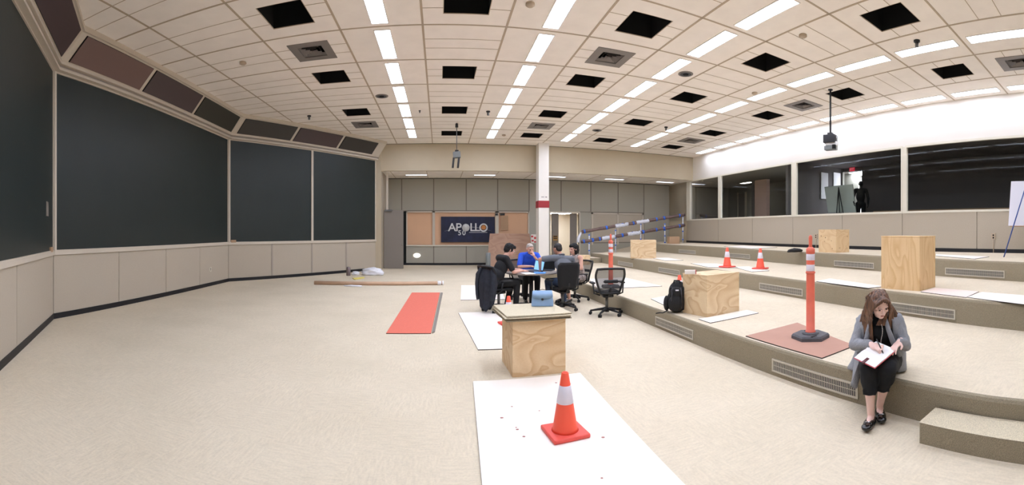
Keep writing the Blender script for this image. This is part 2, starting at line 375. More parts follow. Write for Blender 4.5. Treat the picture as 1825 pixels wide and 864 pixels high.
for i in range(len(GX)):
    for j in JS:
        y0, y1 = gy(j), gy(j+1)
        if j == 6: y1 = YF
        c = cell(i, j, y0, y1); q4 = [(p.x, p.y, CEIL) for p in c]
        def bl(s, t): p = c[0].lerp(c[1], s).lerp(c[3].lerp(c[2], s), t); return Vector((p.x, p.y, CEIL))
        isO = j in opens.get(i, []); isV = j in vents.get(i, [])
        if isO or isV:
            s0, s1, t0, t1 = (.24, .76, .24, .76)
            g = [[bl(s, t) for s in (0, s0, s1, 1)] for t in (0, t0, t1, 1)]
            for r in range(3):
                for k in range(3):
                    if (r, k) != (1, 1): mb.add([g[r][k], g[r+1][k], g[r+1][k+1], g[r][k+1]], [(0, 1, 2, 3)], 'ceiling_tile')
            (hole if isO else ventc).append((i, j, g[1][1], g[1][2], g[2][2], g[2][1]))
        else: mb.add(q4, [(3, 2, 1, 0)], 'ceiling_tile')
        # thin dividing bars in the tiled bays
        if i in (0, 1, 2, 3, 4, 6, 8, 10, 12) and j != 6:
            for t in (.37, .63):
                segs = [(0, .24), (.76, 1)] if (isO or isV) else [(0, 1)]
                for s0_, s1_ in segs:
                    p, q = bl(s0_, t), bl(s1_, t); bar.hexa([p+Vector(o) for o in ((0, -.006, -.004), (0, .006, -.004))]+[q+Vector(o) for o in ((0, .006, -.004), (0, -.006, -.004))]+[p+Vector(o) for o in ((0, -.006, .01), (0, .006, .01))]+[q+Vector(o) for o in ((0, .006, .01), (0, -.006, .01))], 'grid_bar')
    for y0, y1 in ((gy(-8), YF),):
        p, q = Vector((gx(i, y0), y0, CEIL)), Vector((gx(i, y1), y1, CEIL)); w = .019
        bar.hexa([p+Vector((-w, 0, -.006)), p+Vector((w, 0, -.006)), q+Vector((w, 0, -.006)), q+Vector((-w, 0, -.006)), p+Vector((-w, 0, .01)), p+Vector((w, 0, .01)), q+Vector((w, 0, .01)), q+Vector((-w, 0, .01))], 'grid_bar')
for j in JS: bar.box(-9, rwx(gy(j)), gy(j)-.017, gy(j)+.017, CEIL-.006, CEIL+.01, 'grid_bar')
struct(mb, 'ceiling'); struct(bar, 'trim_3')
colname = {4: 'left of the first light row', 6: 'between the first and second light rows', 8: 'between the second and third light rows', 10: 'between the third and fourth light rows', 12: 'between the fourth and window-wall light rows'}
for i, j, a, b, c_, d_ in hole:
    m = MB(); up = Vector((0, 0, .45)); k = [a, b, c_, d_]
    for p_, q_ in zip(k, k[1:]+k[:1]): m.add([p_, q_, q_+up, p_+up], [(0, 1, 2, 3)], 'void')
    m.add([p_+up for p_ in k], [(0, 1, 2, 3)], 'void')
    # white tile edges around the rim
    cen = (a+b+c_+d_)/4
    for p_, q_ in zip(k, k[1:]+k[:1]):
        m.add([p_, q_, q_+(cen-q_)*.03, p_+(cen-p_)*.03, p_+Vector((0, 0, .012)), q_+Vector((0, 0, .012)), q_+(cen-q_)*.03+Vector((0, 0, .012)), p_+(cen-p_)*.03+Vector((0, 0, .012))], [(0, 1, 2, 3), (3, 2, 6, 7)], 'grid_bar')
    n = sorted(opens[i], reverse=True).index(j)
    tag(m.build('ceiling_opening'), f'open black ceiling square, {ordn(n)} from far, {colname[i]}', 'ceiling opening', 'open black squares in the ceiling')
for i, j, a, b, c_, d_ in ventc:
    cen = (a+b+c_+d_)/4; t = thing('ceiling_vent', f'grey ceiling diffuser, {ordn(sorted(vents[i], reverse=True).index(j))} from far, {colname[i]}', 'air vent', cen, 0, 'grey air diffusers in the ceiling')
    k = [p_-cen for p_ in (a, b, c_, d_)]; m = MB()
    dn = Vector((0, 0, -.012))
    inn = [p_*.62 for p_ in k]
    for x in range(4):
        y = (x+1) % 4; m.add([k[x]*1.05+dn, k[y]*1.05+dn, inn[y]+dn, inn[x]+dn, k[x]*1.05, k[y]*1.05, inn[y]+Vector((0, 0, .03)), inn[x]+Vector((0, 0, .03))], [(0, 1, 2, 3), (0, 4, 5, 1), (3, 2, 6, 7)], 'vent_grey')
    m.build('diffuser_frame', t); m = MB()
    for a in (1.04, .76, .48, .22):
        b = a-.20
        for x in range(4):
            y = (x+1) % 4; A0, A1 = inn[x]*a, inn[y]*a; B0, B1 = inn[x]*b+Vector((0, 0, .05)), inn[y]*b+Vector((0, 0, .05)); lo = Vector((0, 0, -.004 if a > 1 else -.014))
            m.add([A0+lo, A1+lo, B1, B0], [(0, 1, 2, 3)], 'vent_grey')
    m.build('vanes', t); m = MB(); kk = [p_*.70 for p_ in k]; up = Vector((0, 0, .16))
    for x in range(4): y = (x+1) % 4; m.add([kk[x], kk[y], kk[y]+up, kk[x]+up], [(0, 1, 2, 3)], 'void')
    m.add([p_+up for p_ in kk], [(0, 1, 2, 3)], 'void'); m.build('duct', t)
rowname = ['leftmost', 'second', 'third', 'fourth', 'window-wall']
def lamp(c, w, l, shx, rz, label, grp, strength='lamp'):
    t = thing('ceiling_light', label, 'ceiling light', c, rz, grp)
    m = MB(); hw, hl = w/2, l/2; b = .02
    for x0, x1, y0, y1 in ((-hw, -hw+b, -hl, hl), (hw-b, hw, -hl, hl), (-hw+b, hw-b, -hl, -hl+b), (-hw+b, hw-b, hl-b, hl)):
        m.box(x0, x1, y0, y1, -.014, .0, 'lamp_frame')
    m.build('light_frame', t); m = MB(); m.box(-hw+b, hw-b, -hl+b, hl-b, -.010, -.004, strength); m.build('diffuser', t); return t
for r_, i in enumerate(lights):
    js = list(range(5, -7, -1))
    for n, j in enumerate(js):
        yc = gy(j)+.7575
        xc = (gx(i, yc)+gx(i+1, yc))/2 if i < 13 else rwx(yc)-.42
        sl = atan2((gx(i, yc+1)-gx(i, yc)) if i < 13 else .0513, 1)
        lamp((xc, yc, CEIL), .31, 1.28, 0, -sl, f'long white ceiling light, {ordn(n)} from the far wall in the {rowname[r_]} row of lights', f'{rowname[r_]} row of ceiling lights', 'lamp' if r_ < 3 else 'lamp_right')
# --- right wall with the observation windows
RT = Matrix.Translation((RW0.x, RW0.y, 0)) @ Matrix.Rotation(RWA, 4, 'Z')   # local x runs along the wall, local +y into the hall
S0, S1 = -5.0, (Vector((rwx(YB), YB))-RW0).length
SW1 = rws(1223.5)
WZ0, WZ1 = 2.13, 4.01
wins = [(rws(1229), rws(1281)), (rws(1284), rws(1412)), (rws(1418), rws(1608)), (-1.6, rws(1614))]
wins = [(min(a, b), max(a, b)) for a, b in wins]
mb = MB(); mb.box(S0, S1, -.15, -.03, 0, WZ0-.05, 'dark_gap', RT); mb.box(S0, S1, -.15, 0, WZ1, CEIL, 'column_white', RT)
sm = sorted([rws(u) for u in (1280, 1341, 1413, 1501, 1608, 1741)]+[S0, SW1, .3])
for a, b in zip(sm, sm[1:]): mb.box(a+.008, b-.008, -.04, 0, Z3+.1, WZ0-.03, 'wall_panel', RT)
ed = sorted([S0]+[x for w in wins for x in w]+[S1])
for a, b in zip(ed[::2], ed[1::2]): mb.box(a, b, -.07, 0, WZ0-.05, WZ1, 'trim_white', RT)
mb.box(SW1, S1, -.15, 0, 0, CEIL, 'wall_cream', RT)
struct(mb, 'wall_right')
mb = MB(); mb.box(S0, SW1, -.04, .012, Z3, Z3+.1, 'black_base', RT); struct(mb, 'baseboard_right')
for n, (a, b) in enumerate(wins):
    m = MB(); w = .038
    for c in ((a, a+w, WZ0-.04, WZ1+.03), (b-w, b, WZ0-.04, WZ1+.03), (a+w, b-w, WZ0-.04, WZ0+.02), (a+w, b-w, WZ1-.03, WZ1+.03)):
        m.box(c[0], c[1], -.075, .015, c[2], c[3], 'trim_white', RT)
    o = struct(m, f'window_{n+1}')
    g = MB(); g.add([RT @ Vector(q) for q in ((a+w, -.05, WZ0), (b-w, -.05, WZ0), (b-w, -.05, WZ1), (a+w, -.05, WZ1))], [(0, 1, 2, 3)], 'glass'); g.build('pane', o)
# --- far wall: deep cream beam over the alcove, its low ceiling, the panelled back wall
XL = -2.38; BZ = 4.03
mb = MB(); mb.box(XL-.3, 12.2, YF, YF+.15, BZ, CEIL+.1, 'wall_cream'); mb.box(XL-.3, 12.2, YF-.012, YF, CEIL-.02, CEIL, 'seam_grey')
struct(mb, 'wall_far_beam')
mb = MB(); mb.box(XL-.3, 12.2, YF+.15, YB+.1, BZ, BZ+.05, 'ceiling_tile')
for k in range(11): mb.box(XL+.35+1.49*k-.012, XL+.35+1.49*k+.012, YF+.15, YB, BZ-.006, BZ, 'grid_bar')
struct(mb, 'ceiling_alcove')
for n, u in enumerate((742, 864, 990, 1095, 1185)):
    c = R(u, 18.9/cos(TH(u)), BZ); lamp(c, .95, .28, 0, 0, f'low alcove ceiling light, {ordn(n)} from the left under the cream beam', 'lights in the low alcove ceiling', 'lamp_alcove' if 'lamp_alcove' in M else 'lamp')
mb = MB(); mb.box(XL-.15, XL, 17.6, YB, 0, CEIL, 'wall_panel'); mb.prism([(-2.62, 17.42), (XL, 17.42), (XL, 17.62), (-2.9, 17.62), (-2.9, 17.46)], 0, CEIL, 'wall_cream'); struct(mb, 'wall_far_left')
def bx(u): return YB*tan(TH(u))
HL, HS = 2.515, .93    # height of the long seam and of the inner window sill
x_a, x_b = bx(724), bx(943); dA, dB = bx(981), bx(1032); wA, wB = bx(1054), bx(1147)
mb = MB()
us = [bx(716)-.0, bx(773), bx(831), bx(887), bx(943), bx(1000), bx(1053), bx(1101.5), bx(1147.5)]
mb.box(XL-.1, 12.3, YB, YB+.12, HL, BZ+.1, 'wall_grey')
mb.box(XL-.1, x_a-.13, YB, YB+.12, 0, HL, 'wall_grey'); mb.box(x_a-.13, x_a, YB+.01, YB+.1, 0, HL, 'void')
mb.box(x_a, x_b, YB, YB+.12, 0, HS, 'wall_grey'); mb.box(x_a, x_b, YB+.07, YB+.12, HS, HL, 'peach')
mb.box(x_b, dA, YB, YB+.12, 0, HL, 'wall_grey'); mb.box(dB, wA, YB, YB+.12, 0, HL, 'wall_grey')
mb.box(wA, wB, YB, YB+.12, 0, HL, 'wall_cream_dim' if 'wall_cream_dim' in M else 'wall_panel'); mb.box(wB, 12.3, YB, YB+.12, 0, HL, 'wall_grey')
for x in us: mb.box(x-.02, x+.02, YB-.012, YB, HL, BZ, 'seam_grey')
for x in us[1:3]: mb.box(x-.02, x+.02, YB-.012, YB, .1, HS, 'seam_grey')
mb.box(us[-1]-.02, us[-1]+.02, YB-.012, YB, .3, HL, 'seam_grey')
mb.box(XL, x_b, YB-.015, YB, HL-.02, HL+.02, 'seam_grey'); mb.box(dB, wB, YB-.015, YB, HL-.02, HL+.01, 'seam_grey')
mb.box(XL, 12, YB-.01, YB, BZ-.03, BZ, 'dark_gap')
struct(mb, 'wall_far')
mb = MB(); mb.box(x_a-.12, dA, YB-.02, YB, 0, .1, 'black_base'); struct(mb, 'baseboard_far')
mb = MB()
mb.box(x_a, x_b, YB-.05, YB+.07, HS-.05, HS, 'trim_white'); mb.box(x_a, x_b, YB-.01, YB+.07, HL-.08, HL-.02, 'trim_beige')
mb.box(bx(773)-.06, bx(773)+.06, YB-.01, YB+.06, HS, HL, 'trim_beige'); mb.box(bx(884.5)-.05, bx(884.5)+.11, YB-.01, YB+.06, HS, HL, 'trim_beige')
mb.box(x_a, x_a+.05, YB-.01, YB+.06, HS, HL, 'trim_beige'); mb.box(x_b-.05, x_b, YB-.01, YB+.06, HS, HL, 'trim_beige')
struct(mb, 'window_5')
mb = MB()
for a, b, c, d in ((wA, wB, HL-.1, HL-.03), (wB-.08, wB, .9, HL-.03), (wA, wA+.08, .9, HL-.03), (bx(1101)-.04, bx(1101)+.04, .9, HL-.03)):
    mb.box(a, b, YB-.03, YB, c, d, 'trim_beige')
mb.box(wA, wB, YB-.02, YB, .98, 1.02, 'seam_grey'); mb.box(wA, wB, YB-.014, YB, .2, .98, 'wall_grey'); struct(mb, 'trim_4')
# corridor behind the doorway
mb = MB(); y2 = YB+3.2; mb.box(dA-1.2, dB+.9, y2, y2+.1, 0, 2.6, 'wall_cream'); mb.box(dA-1.3, dA-1.2, YB+.12, y2, 0, 2.6, 'wall_cream'); mb.box(dB+.9, dB+1, YB+.12, y2, 0, 2.6, 'wall_cream')
mb.box(dA-1.3, dB+1, YB+.12, y2+.1, 2.5, 2.6, 'ceiling_tile'); mb.box(dA-1.3, dB+1, YB+.12, y2+.1, -.1, 0.0, 'carpet_floor'); struct(mb, 'wall_corridor')
mb = MB(); mb.box(dA-.05, dA, YB-.02, YB+.12, 0, HL, 'trim_beige'); mb.box(dB, dB+.05, YB-.02, YB+.12, 0, HL, 'trim_beige'); mb.box(dA, dB, YB-.02, YB+.12, HL-.06, HL, 'trim_beige'); struct(mb, 'door_1')
# walls behind the camera
mb = MB(); mb.box(-9.2, 12, YR-.1, YR, 0, CEIL, 'wall_cream'); struct(mb, 'wall_back')
mb = MB(); mb.box(-9.2, -9.05, YR, C[0].y, 0, CEIL, 'wall_cream'); struct(mb, 'wall_back_left')
# column
t = thing('column', 'cream square column with a red band, behind the group at the table', 'column', (4.155, 17.25, 0))
m = MB(); m.box(-.21, .21, -.25, .25, 0, CEIL, 'column_white'); m.build('shaft', t)
m = MB(); z0, z1 = ZV(370, 17.5), ZV(357.5, 17.5); m.box(-.225, .225, -.262, .255, z0, z1, 'column_red'); m.build('band', t)
for x, w in ((-.10, .05), (-.03, .04), (.06, .07)): m = MB(); m.box(x, x+w, -.252, -.249, z1+.13, z1+.165, 'vent_grey'); m.build('stencil_mark', t)
# ================================================================ THINGS
mat('cone_orange', (255, 98, 72), .45); mat('cone_red_base', (236, 88, 76), .5); mat('reflect_white', (228, 222, 232), .4)
mat('post_orange', (230, 112, 88), .5, var=.08, scale=6); mat('rubber', (88, 88, 92), .7, var=.12, scale=30)
plywood('ply_near', (240, 212, 172), (222, 184, 138)); plywood('ply_mid', (238, 214, 176), (216, 182, 140), 1.5)
plywood('ply_tall', (236, 204, 158), (220, 182, 132), 1.2, (3.2, 3.2, .8)); plywood('ply_knot', (234, 206, 164), (222, 188, 144), 1.3)
plywood('ply_panel', (172, 136, 112), (156, 120, 98), .8)
mat('knot', (110, 72, 44), .7); mat('board_white', (246, 238, 228), .7, var=.02, scale=2); mat('board_edge', (60, 50, 44), .8)
mat('board_pink', (182, 140, 122), .8, var=.04, scale=3); mat('paper_white', (250, 248, 244), .7)
mat('board_blush', (238, 220, 210), .7, var=.02, scale=2)
mat('scuff', (176, 120, 112), .8)
mat('carpet_red', (226, 116, 96), .9, var=.04, scale=40, bump=.3, bscale=300); mat('roll_paper', (206, 172, 144), .7, var=.06, scale=4)
mat('plastic_bag', (236, 236, 242), .35, bump=.5, bscale=25); mat('yellow', (232, 214, 110), .6); mat('tin', (118, 104, 104), .4, metal=.4)
mat('tape_blue', (52, 108, 214), .5); mat('rail_brown', (112, 90, 84), .4, var=.25, scale=14); mat('wrap', (214, 216, 226), .3, var=.1, scale=12, bump=.6, bscale=30)
mat('chair_black', (20, 20, 22), .5); mat('chair_fabric', (26, 26, 28), .85, bump=.2, bscale=300); mat('denim_navy', (38, 42, 52), .85, var=.2, scale=18, bump=.5, bscale=20)
mat('bag_black', (18, 18, 20), .75, bump=.6, bscale=40); mat('bag_blue', (146, 178, 216), .5, var=.04, scale=20); mat('bag_trim', (60, 58, 62), .35, metal=.5)
mat('table_top', (146, 136, 128), .4); mat('laptop_grey', (70, 74, 82), .35, metal=.4); mat('screen_blue', (150, 200, 245), .5, emit=(130, 190, 245), estr=.35)
mat('folder_blue', (80, 150, 225), .5); mat('cardboard', (178, 146, 116), .8); mat('card_white', (238, 230, 222), .6); mat('red_mark', (200, 60, 60), .6)
mat('proj_grey', (120, 124, 124), .5); mat('proj_dark', (38, 38, 42), .5); mat('proj_light', (190, 196, 196), .5)
mat('banner_navy', (22, 26, 56), .6, var=.5, scale=2.5); mat('moon', (206, 206, 204), .6, var=.1, scale=5); mat('mars', (204, 130, 62), .6, var=.2, scale=6); mat('letter', (214, 214, 214), .5)
mat('easel_board', (228, 226, 236), .6); mat('easel_blue', (54, 82, 150), .5); mat('easel_board_grey', (176, 182, 174), .7)
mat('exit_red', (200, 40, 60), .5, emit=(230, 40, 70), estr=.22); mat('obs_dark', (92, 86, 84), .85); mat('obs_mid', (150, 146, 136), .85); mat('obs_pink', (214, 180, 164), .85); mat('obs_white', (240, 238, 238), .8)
mat('obs_lamp', (255, 255, 255), .5, emit=(235, 240, 255), estr=26); mat('obs_lamp_dim', (255, 255, 255), .5, emit=(255, 248, 240), estr=3); mat('sign_gold', (170, 128, 60), .6); mat('sign_dark', (50, 36, 26), .6)
mat('downlight', (255, 250, 245), .5, emit=(255, 246, 240), estr=6)  # glow standing in for a spotlight's reflection, not a lamp
def meshmat():
    m = bpy.data.materials.new('mesh_weave'); m.use_nodes = True; nt = m.node_tree; b = nt.nodes['Principled BSDF']
    b.inputs['Base Color'].default_value = (.03, .03, .032, 1); b.inputs['Roughness'].default_value = .6; o = nt.nodes['Material Output']
    t = nt.nodes.new('ShaderNodeBsdfTransparent'); x = nt.nodes.new('ShaderNodeMixShader'); x.inputs[0].default_value = .72
    nt.links.new(t.outputs[0], x.inputs[1]); nt.links.new(b.outputs[0], x.inputs[2]); nt.links.new(x.outputs[0], o.inputs[0]); M['mesh_weave'] = m
meshmat()
# ---------------------------------------------------------------- riser grilles
def grille(T, u0, u1, z0, z1, label):
    a, b = onT(T, u0), onT(T, u1); d = (a-b).normalized(); w = (a-b).length
    t = thing('air_grille', label, 'air grille', (b.x, b.y, 0), atan2(d.y, d.x), 'air grilles in the platform risers')
    # local x along riser, +y faces the hall
    m = MB(); f = .018
    m.box(0, w, -.004, .012, z0, z0+f, 'grille'); m.box(0, w, -.004, .012, z1-f, z1, 'grille'); m.box(0, f, -.004, .012, z0+f, z1-f, 'grille'); m.box(w-f, w, -.004, .012, z0+f, z1-f, 'grille')
    m.build('grille_frame', t); m = MB(); m.box(f, w-f, .0015, .003, z0+f, z1-f, 'grille_dark'); n = min(90, int((w-2*f)/.022))
    for k in range(n):
        x = f+(k+.5)*(w-2*f)/n; m.cbox((x, .005, (z0+z1)/2), (.007, .005, z1-z0-2*f), 'grille', Matrix.Rotation(.0, 4, 'Y'))
    m.box(f, w-f, .003, .009, (z0+z1)/2-.002, (z0+z1)/2+.002, 'grille')
    m.build('louvers', t)
for T, z, lst in ((T1, 0, [(1169, 1236, 'cream air grille in the lowest riser, left of the pink mat'), (1377, 1530, 'longest air grille, in the lowest riser beside the seated woman')]),
                  (T2, Z1, [(1102, 1128, 'small air grille in the middle riser, behind the orange post by the chairs'), (1174, 1212, 'air grille in the middle riser, above the backpack'),
                            (1354, 1431, 'air grille in the middle riser, left of the tall orange post'), (1588, 1703, 'air grille in the middle riser, just behind the seated woman')]),
                  (T3, Z2, [(1210, 1240, 'leftmost air grille in the top riser'), (1300, 1337, 'air grille in the top riser, behind the two small cones'),
                            (1487, 1558, 'air grille in the top riser, between the two right plywood boxes'), (1685, 1791, 'rightmost air grille in the top riser, right of the tall plywood box')])):
    for a, b, lb in lst: grille(T, a, b, z+.045, z+.185, lb)
# ---------------------------------------------------------------- boards and papers on the floor
def slab(name, pts, z, h, mt, label, cat, group=None, edge='board_edge', marks=0, rsd=1):
    W = [P(u, v, z+h) for u, v in pts]; c = sum(W, Vector())/len(W); m = MB()
    m.prism([(p.x-c.x, p.y-c.y) for p in W], 0.0005, h, edge, top=mt, side=edge)
    o = m.build(name, loc=(c.x, c.y, z)); tag(o, label, cat, group)
    if marks:
        rr = random.Random(rsd); k = MB()
        for _ in range(marks):
            s, t = rr.uniform(.08, .92), rr.uniform(.08, .92); q = W[0].lerp(W[1], s).lerp(W[3].lerp(W[2], s), t)-c
            k.lathe([(rr.uniform(.008, .018), 0), (.006, .0012)], 'scuff', (q.x, q.y, h), 8)
        k.build('scuff_marks', o)
    return o
G = 'white boards lying on the floor and platforms'
slab('floor_board', [(843, 679), (1034, 664), (1300, 940), (872, 1010)], 0, .012, 'board_white', 'biggest white board on the floor, under the nearest orange cone', 'board', G, 'board_edge', 16)
slab('floor_board', [(817, 557), (927, 552), (958, 618), (852, 622.5)], 0, .012, 'board_white', 'white board on the floor behind the near plywood box', 'board', G)
slab('floor_board', [(822, 508), (890, 508), (900, 533), (821, 534)], 0, .01, 'board_white', 'white board under the chair with the draped jacket', 'board', G)
slab('floor_mat', [(1329, 598), (1465, 637.5), (1523, 615), (1421, 574.5)], Z1, .012, 'board_pink', 'pinkish-brown square mat under the tall orange post on the lowest platform', 'mat')
slab('floor_board', [(1245, 568), (1266, 575), (1352, 557), (1331, 552)], Z1, .01, 'board_white', 'narrow white board in front of the plywood box beside the backpack', 'board', G)
slab('floor_board', [(1160, 532), (1183, 543), (1213, 538), (1186, 527)], Z1, .01, 'board_white', 'white board half hidden behind the black backpack', 'board', G)
slab('floor_board', [(1050, 497), (1065, 514), (1180, 509.5), (1112, 494)], Z1, .01, 'board_white', 'white board on the lowest platform behind the empty mesh chair', 'board', G)
slab('floor_board', [(1160, 459), (1185, 464), (1218, 463.5), (1190, 459)], Z2, .01, 'board_white', 'small white board to the right of the leftmost plywood box', 'board', G)
slab('floor_board', [(1231, 469), (1262, 476), (1318, 477), (1278, 469.5)], Z2, .01, 'board_white', 'white board under the left one of the two small cones', 'board', G)
slab('floor_board', [(1305, 475), (1340, 484), (1371, 482), (1335, 474.5)], Z2, .01, 'board_white', 'white board under the right one of the two small cones', 'board', G)
slab('floor_board', [(1455, 501), (1548, 513), (1576, 510), (1479, 496)], Z2, .01, 'board_white', 'white board on the middle platform left of the tall plywood box', 'board', G)
slab('floor_board', [(1641, 519.5), (1722, 529.5), (1745, 519), (1667, 512.5)], Z2, .01, 'board_blush', 'pinkish board right beside the tall plywood box', 'board', G)
slab('floor_board', [(1724, 529), (1850, 545), (1860, 528), (1750, 520)], Z2, .01, 'board_white', 'white board on the middle platform at the right edge of the frame', 'board', G)
slab('floor_board', [(1668, 455.5), (1737, 461), (1763, 457), (1668, 452.5)], Z3, .01, 'board_white', 'white board on the top platform left of the blue easel', 'board', G)
slab('floor_board', [(1290, 439), (1340, 443), (1385, 440.5), (1325, 437.5)], Z3, .01, 'board_white', 'white board on the top platform left of the dark bag', 'board', G)
slab('carpet_strip', [(688, 593.5), (768, 593.5), (784, 521), (734, 521)], 0, .012, 'carpet_red', 'long red carpet strip lying on the beige floor', 'carpet')
slab('carpet_strip', [(770, 592), (775, 590), (789, 521), (785, 521)], 0, .02, 'door_grey', 'narrow grey edge strip along the right side of the red carpet', 'carpet', None, 'door_grey')
# ---------------------------------------------------------------- plywood boxes
def plybox(x, y, z, sx, sy, h, rz, mt, label, parts=None, knots=0):
    "x, y is the corner nearest the camera; the box runs sx along its own x axis and sy along its y axis"
    t = thing('plywood_box', label, 'box', (x, y, z), rz, 'plywood boxes')
    m = MB(); m.box(0, sx, 0, sy, 0, h-.018, mt); m.build('box_body', t, bevel=.003)
    m = MB(); m.box(-.003, sx+.003, -.003, sy+.003, h-.018, h, mt); m.build('box_top', t, bevel=.003)
    if knots:
        rr = random.Random(4)
        for n in range(2*knots):
            w = sy if n % 2 else sx; c = rr.uniform(.05, w-.05); T = (Matrix.Translation((-.001, c, rr.uniform(.08, h-.1))) @ Matrix.Rotation(-pi/2, 4, 'Y')) if n % 2 else (Matrix.Translation((c, -.001, rr.uniform(.08, h-.1))) @ Matrix.Rotation(pi/2, 4, 'X'))
            k = MB(); k.lathe([(rr.uniform(.008, .016), 0), (.007, .0015)], 'knot', n=8, T=T); k.build('knot', t)
    return t
def boxfrom(c, l, rt, z, h, mt, label, sy=None, **k):
    c = P(*c, z); l = P(*l, z); rt = P(*rt, z); a = atan2(rt.y-c.y, rt.x-c.x); sx = (rt-c).length
    return plybox(c.x, c.y, z, sx, sy or (l-c).length, h, a, mt, label, **k), a
b1, a1 = boxfrom((913.4, 672.7), (896, 653), (1008, 664), 0, .61, 'ply_near', 'near plywood box on the floor carrying a stack of carpet squares', sy=.61)
boxfrom((1260, 565.5), (1218, 551.5), (1317.5, 553.5), Z1, .62, 'ply_mid', 'plywood box on the lowest platform right of the black backpack', sy=.53)
c = R(1639, 6.7); l = R(1576.5, 7.12); r_ = R(1667, 7.22); plybox(c.x, c.y, Z2, (r_-c).length, (l-c).length, .85, atan2(r_.y-c.y, r_.x-c.x), 'ply_tall', 'tall plywood box with vertical grain behind the seated woman')
c = R(1490, 11.3); l = R(1456, 11.6); r_ = R(1513.5, 11.75); plybox(c.x, c.y, Z3, (r_-c).length, .60, .61, atan2(r_.y-c.y, r_.x-c.x), 'ply_knot', 'knotty plywood box on the top platform against the panelled wall', knots=5)
c = R(1124.5, 14.7); r_ = R(1169.5, 14.75); plybox(c.x, c.y, Z2, (r_-c).length, .70, .62, atan2(r_.y-c.y, r_.x-c.x), 'ply_mid', 'leftmost plywood box, on the middle platform in front of the railing')
c = R(1032, 16.3); plybox(c.x, c.y, Z1, .42, .4, .36, -.2, 'ply_mid', 'small low plywood box beside the far carpeted step')
# carpet squares on the near box
bc = Vector((b1.location.x, b1.location.y, 0)); ex = Vector((cos(a1), sin(a1), 0)); ey = Vector((-sin(a1), cos(a1), 0)); cen = bc+ex*.305+ey*.305
for k in range(7):
    rr = random.Random(k); m = MB(); s_ = .368
    pts = [(-s_, -s_), (s_, -s_), (s_, s_), (-s_, s_)]
    h = .0085; up = [(x, y, h+.006*sin(9*x+k)+(.012 if (x > 0 and y < 0 and k > 4) else 0)) for x, y in pts]
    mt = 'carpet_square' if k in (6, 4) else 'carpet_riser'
    m.add([(x, y, 0) for x, y in pts]+[(x, y, h) for x, y in pts], [(3, 2, 1, 0), (4, 5, 6, 7), (0, 1, 5, 4), (1, 2, 6, 5), (2, 3, 7, 6), (3, 0, 4, 7)], mt)
    o = m.build('carpet_square', loc=(cen.x+rr.uniform(-.015, .02)-.035, cen.y+rr.uniform(-.02, .02), .611+k*.0092), rot=a1+rr.uniform(-.05, .05)+.03)
    tag(o, ('beige topmost carpet square, right under the blue handbag' if k == 6 else f'carpet square in the stack on the near plywood box, {ordn(k)} from the bottom'), 'carpet square', 'carpet squares stacked on the near box')
ZS = .611+7*.0092
# blue handbag
t = thing('handbag', 'pale blue structured handbag with a flap, on the carpet squares', 'handbag', R(966.5, 5.25, ZS), 2.95-pi)
m = MB(); w, d, h = .120, .05, .185
m.ring([[Vector((x*s, y*q, z)) for x, y in ((-w, -d), (w, -d), (w, d), (-w, d))] for s, q, z in ((1.08, 1, 0), (1.1, 1, .02), (1.05, .85, .10), (.98, .5, h-.01), (.94, .3, h))], 'bag_blue', smooth=False); m.build('bag_body', t, bevel=.008)
m = MB(); prof = []
for k in range(13):
    x = -1+2*k/12; prof.append((x*w*1.0, h-.10-.0*abs(x)+.035*(x*x)**1.5))
vs = [(x*.97, -.03, h+.004) for x, z in prof]+[(x*1.05, -.054, z) for x, z in prof]+[(x*.97, -.024, h) for x, z in prof]+[(x*1.05, -.046, z) for x, z in prof]
m.add(vs, [(i, i+1, 14+i, 13+i) for i in range(12)]+[(26+i, 39+i, 40+i, 27+i) for i in range(12)]+[(13+i, 14+i, 40+i, 39+i) for i in range(12)]+[(0+i, 26+i, 27+i, 1+i) for i in range(12)], 'bag_blue', True)
m.build('flap', t); m = MB(); m.lathe([(.014, 0), (.014, .004), (.008, .007)], 'bag_trim', n=12, T=Matrix.Translation((.0, -.056, h-.098)) @ Matrix.Rotation(pi/2, 4, 'X')); m.build('clasp', t)
m = MB(); m.tube([(-.07, -.0, h), (-.075, -.02, h+.012), (-.055, -.03, h+.005), (.0, .02, h+.012), (.06, -.0, h+.006)], .004, 'bag_trim', 6); m.build('strap', t)
# box of tissues-like carton on the middle box
o = MB(); o.cbox((0, 0, .03), (.16, .08, .06), 'card_white', None, .003); o.cbox((.084, 0, .03), (.012, .082, .062), 'red_mark'); c = R(1230, 6.62, Z1+.62)
tag(o.build('carton', loc=c, rot=-.5), 'small white carton with a red end, on the plywood box by the backpack', 'carton')
# ---------------------------------------------------------------- cones
def cone(loc, h, label, rz=0, rim=False):
    t = thing('traffic_cone', label, 'traffic cone', loc, rz, 'orange traffic cones'); s = h/.46; b = .145*s
    m = MB(); m.cbox((0, 0, .016*s), (2*b, 2*b, .03*s), 'cone_red_base', None, .012*s); m.build('cone_base', t)
    r = lambda z: .096-(.096-.026)*(z-.03)/.43
    m = MB(); m.lathe([(r(.03)*s*1.08, .03*s), (r(.05)*s, .05*s), (r(.26)*s, .26*s), (r(.262)*s, .262*s), (r(.455)*s, .455*s), (.022*s, .46*s), (.016*s, .458*s), (.016*s, .40*s)], 'cone_orange'); m.build('cone_body', t)
    m = MB(); m.lathe([(r(.235)*s+.0008, .235*s), (r(.235)*s+.0028, .236*s), (r(.365)*s+.0028, .364*s), (r(.365)*s+.0008, .365*s)], 'reflect_white'); m.build('reflective_collar', t)
    return t
c1 = cone(P(1007, 772, .012), .475, 'nearest orange traffic cone, standing on the big white board', .12)
cone(R(1296, 11.05, Z2+.01), .50, 'left one of the two small cones on the middle platform', .2)
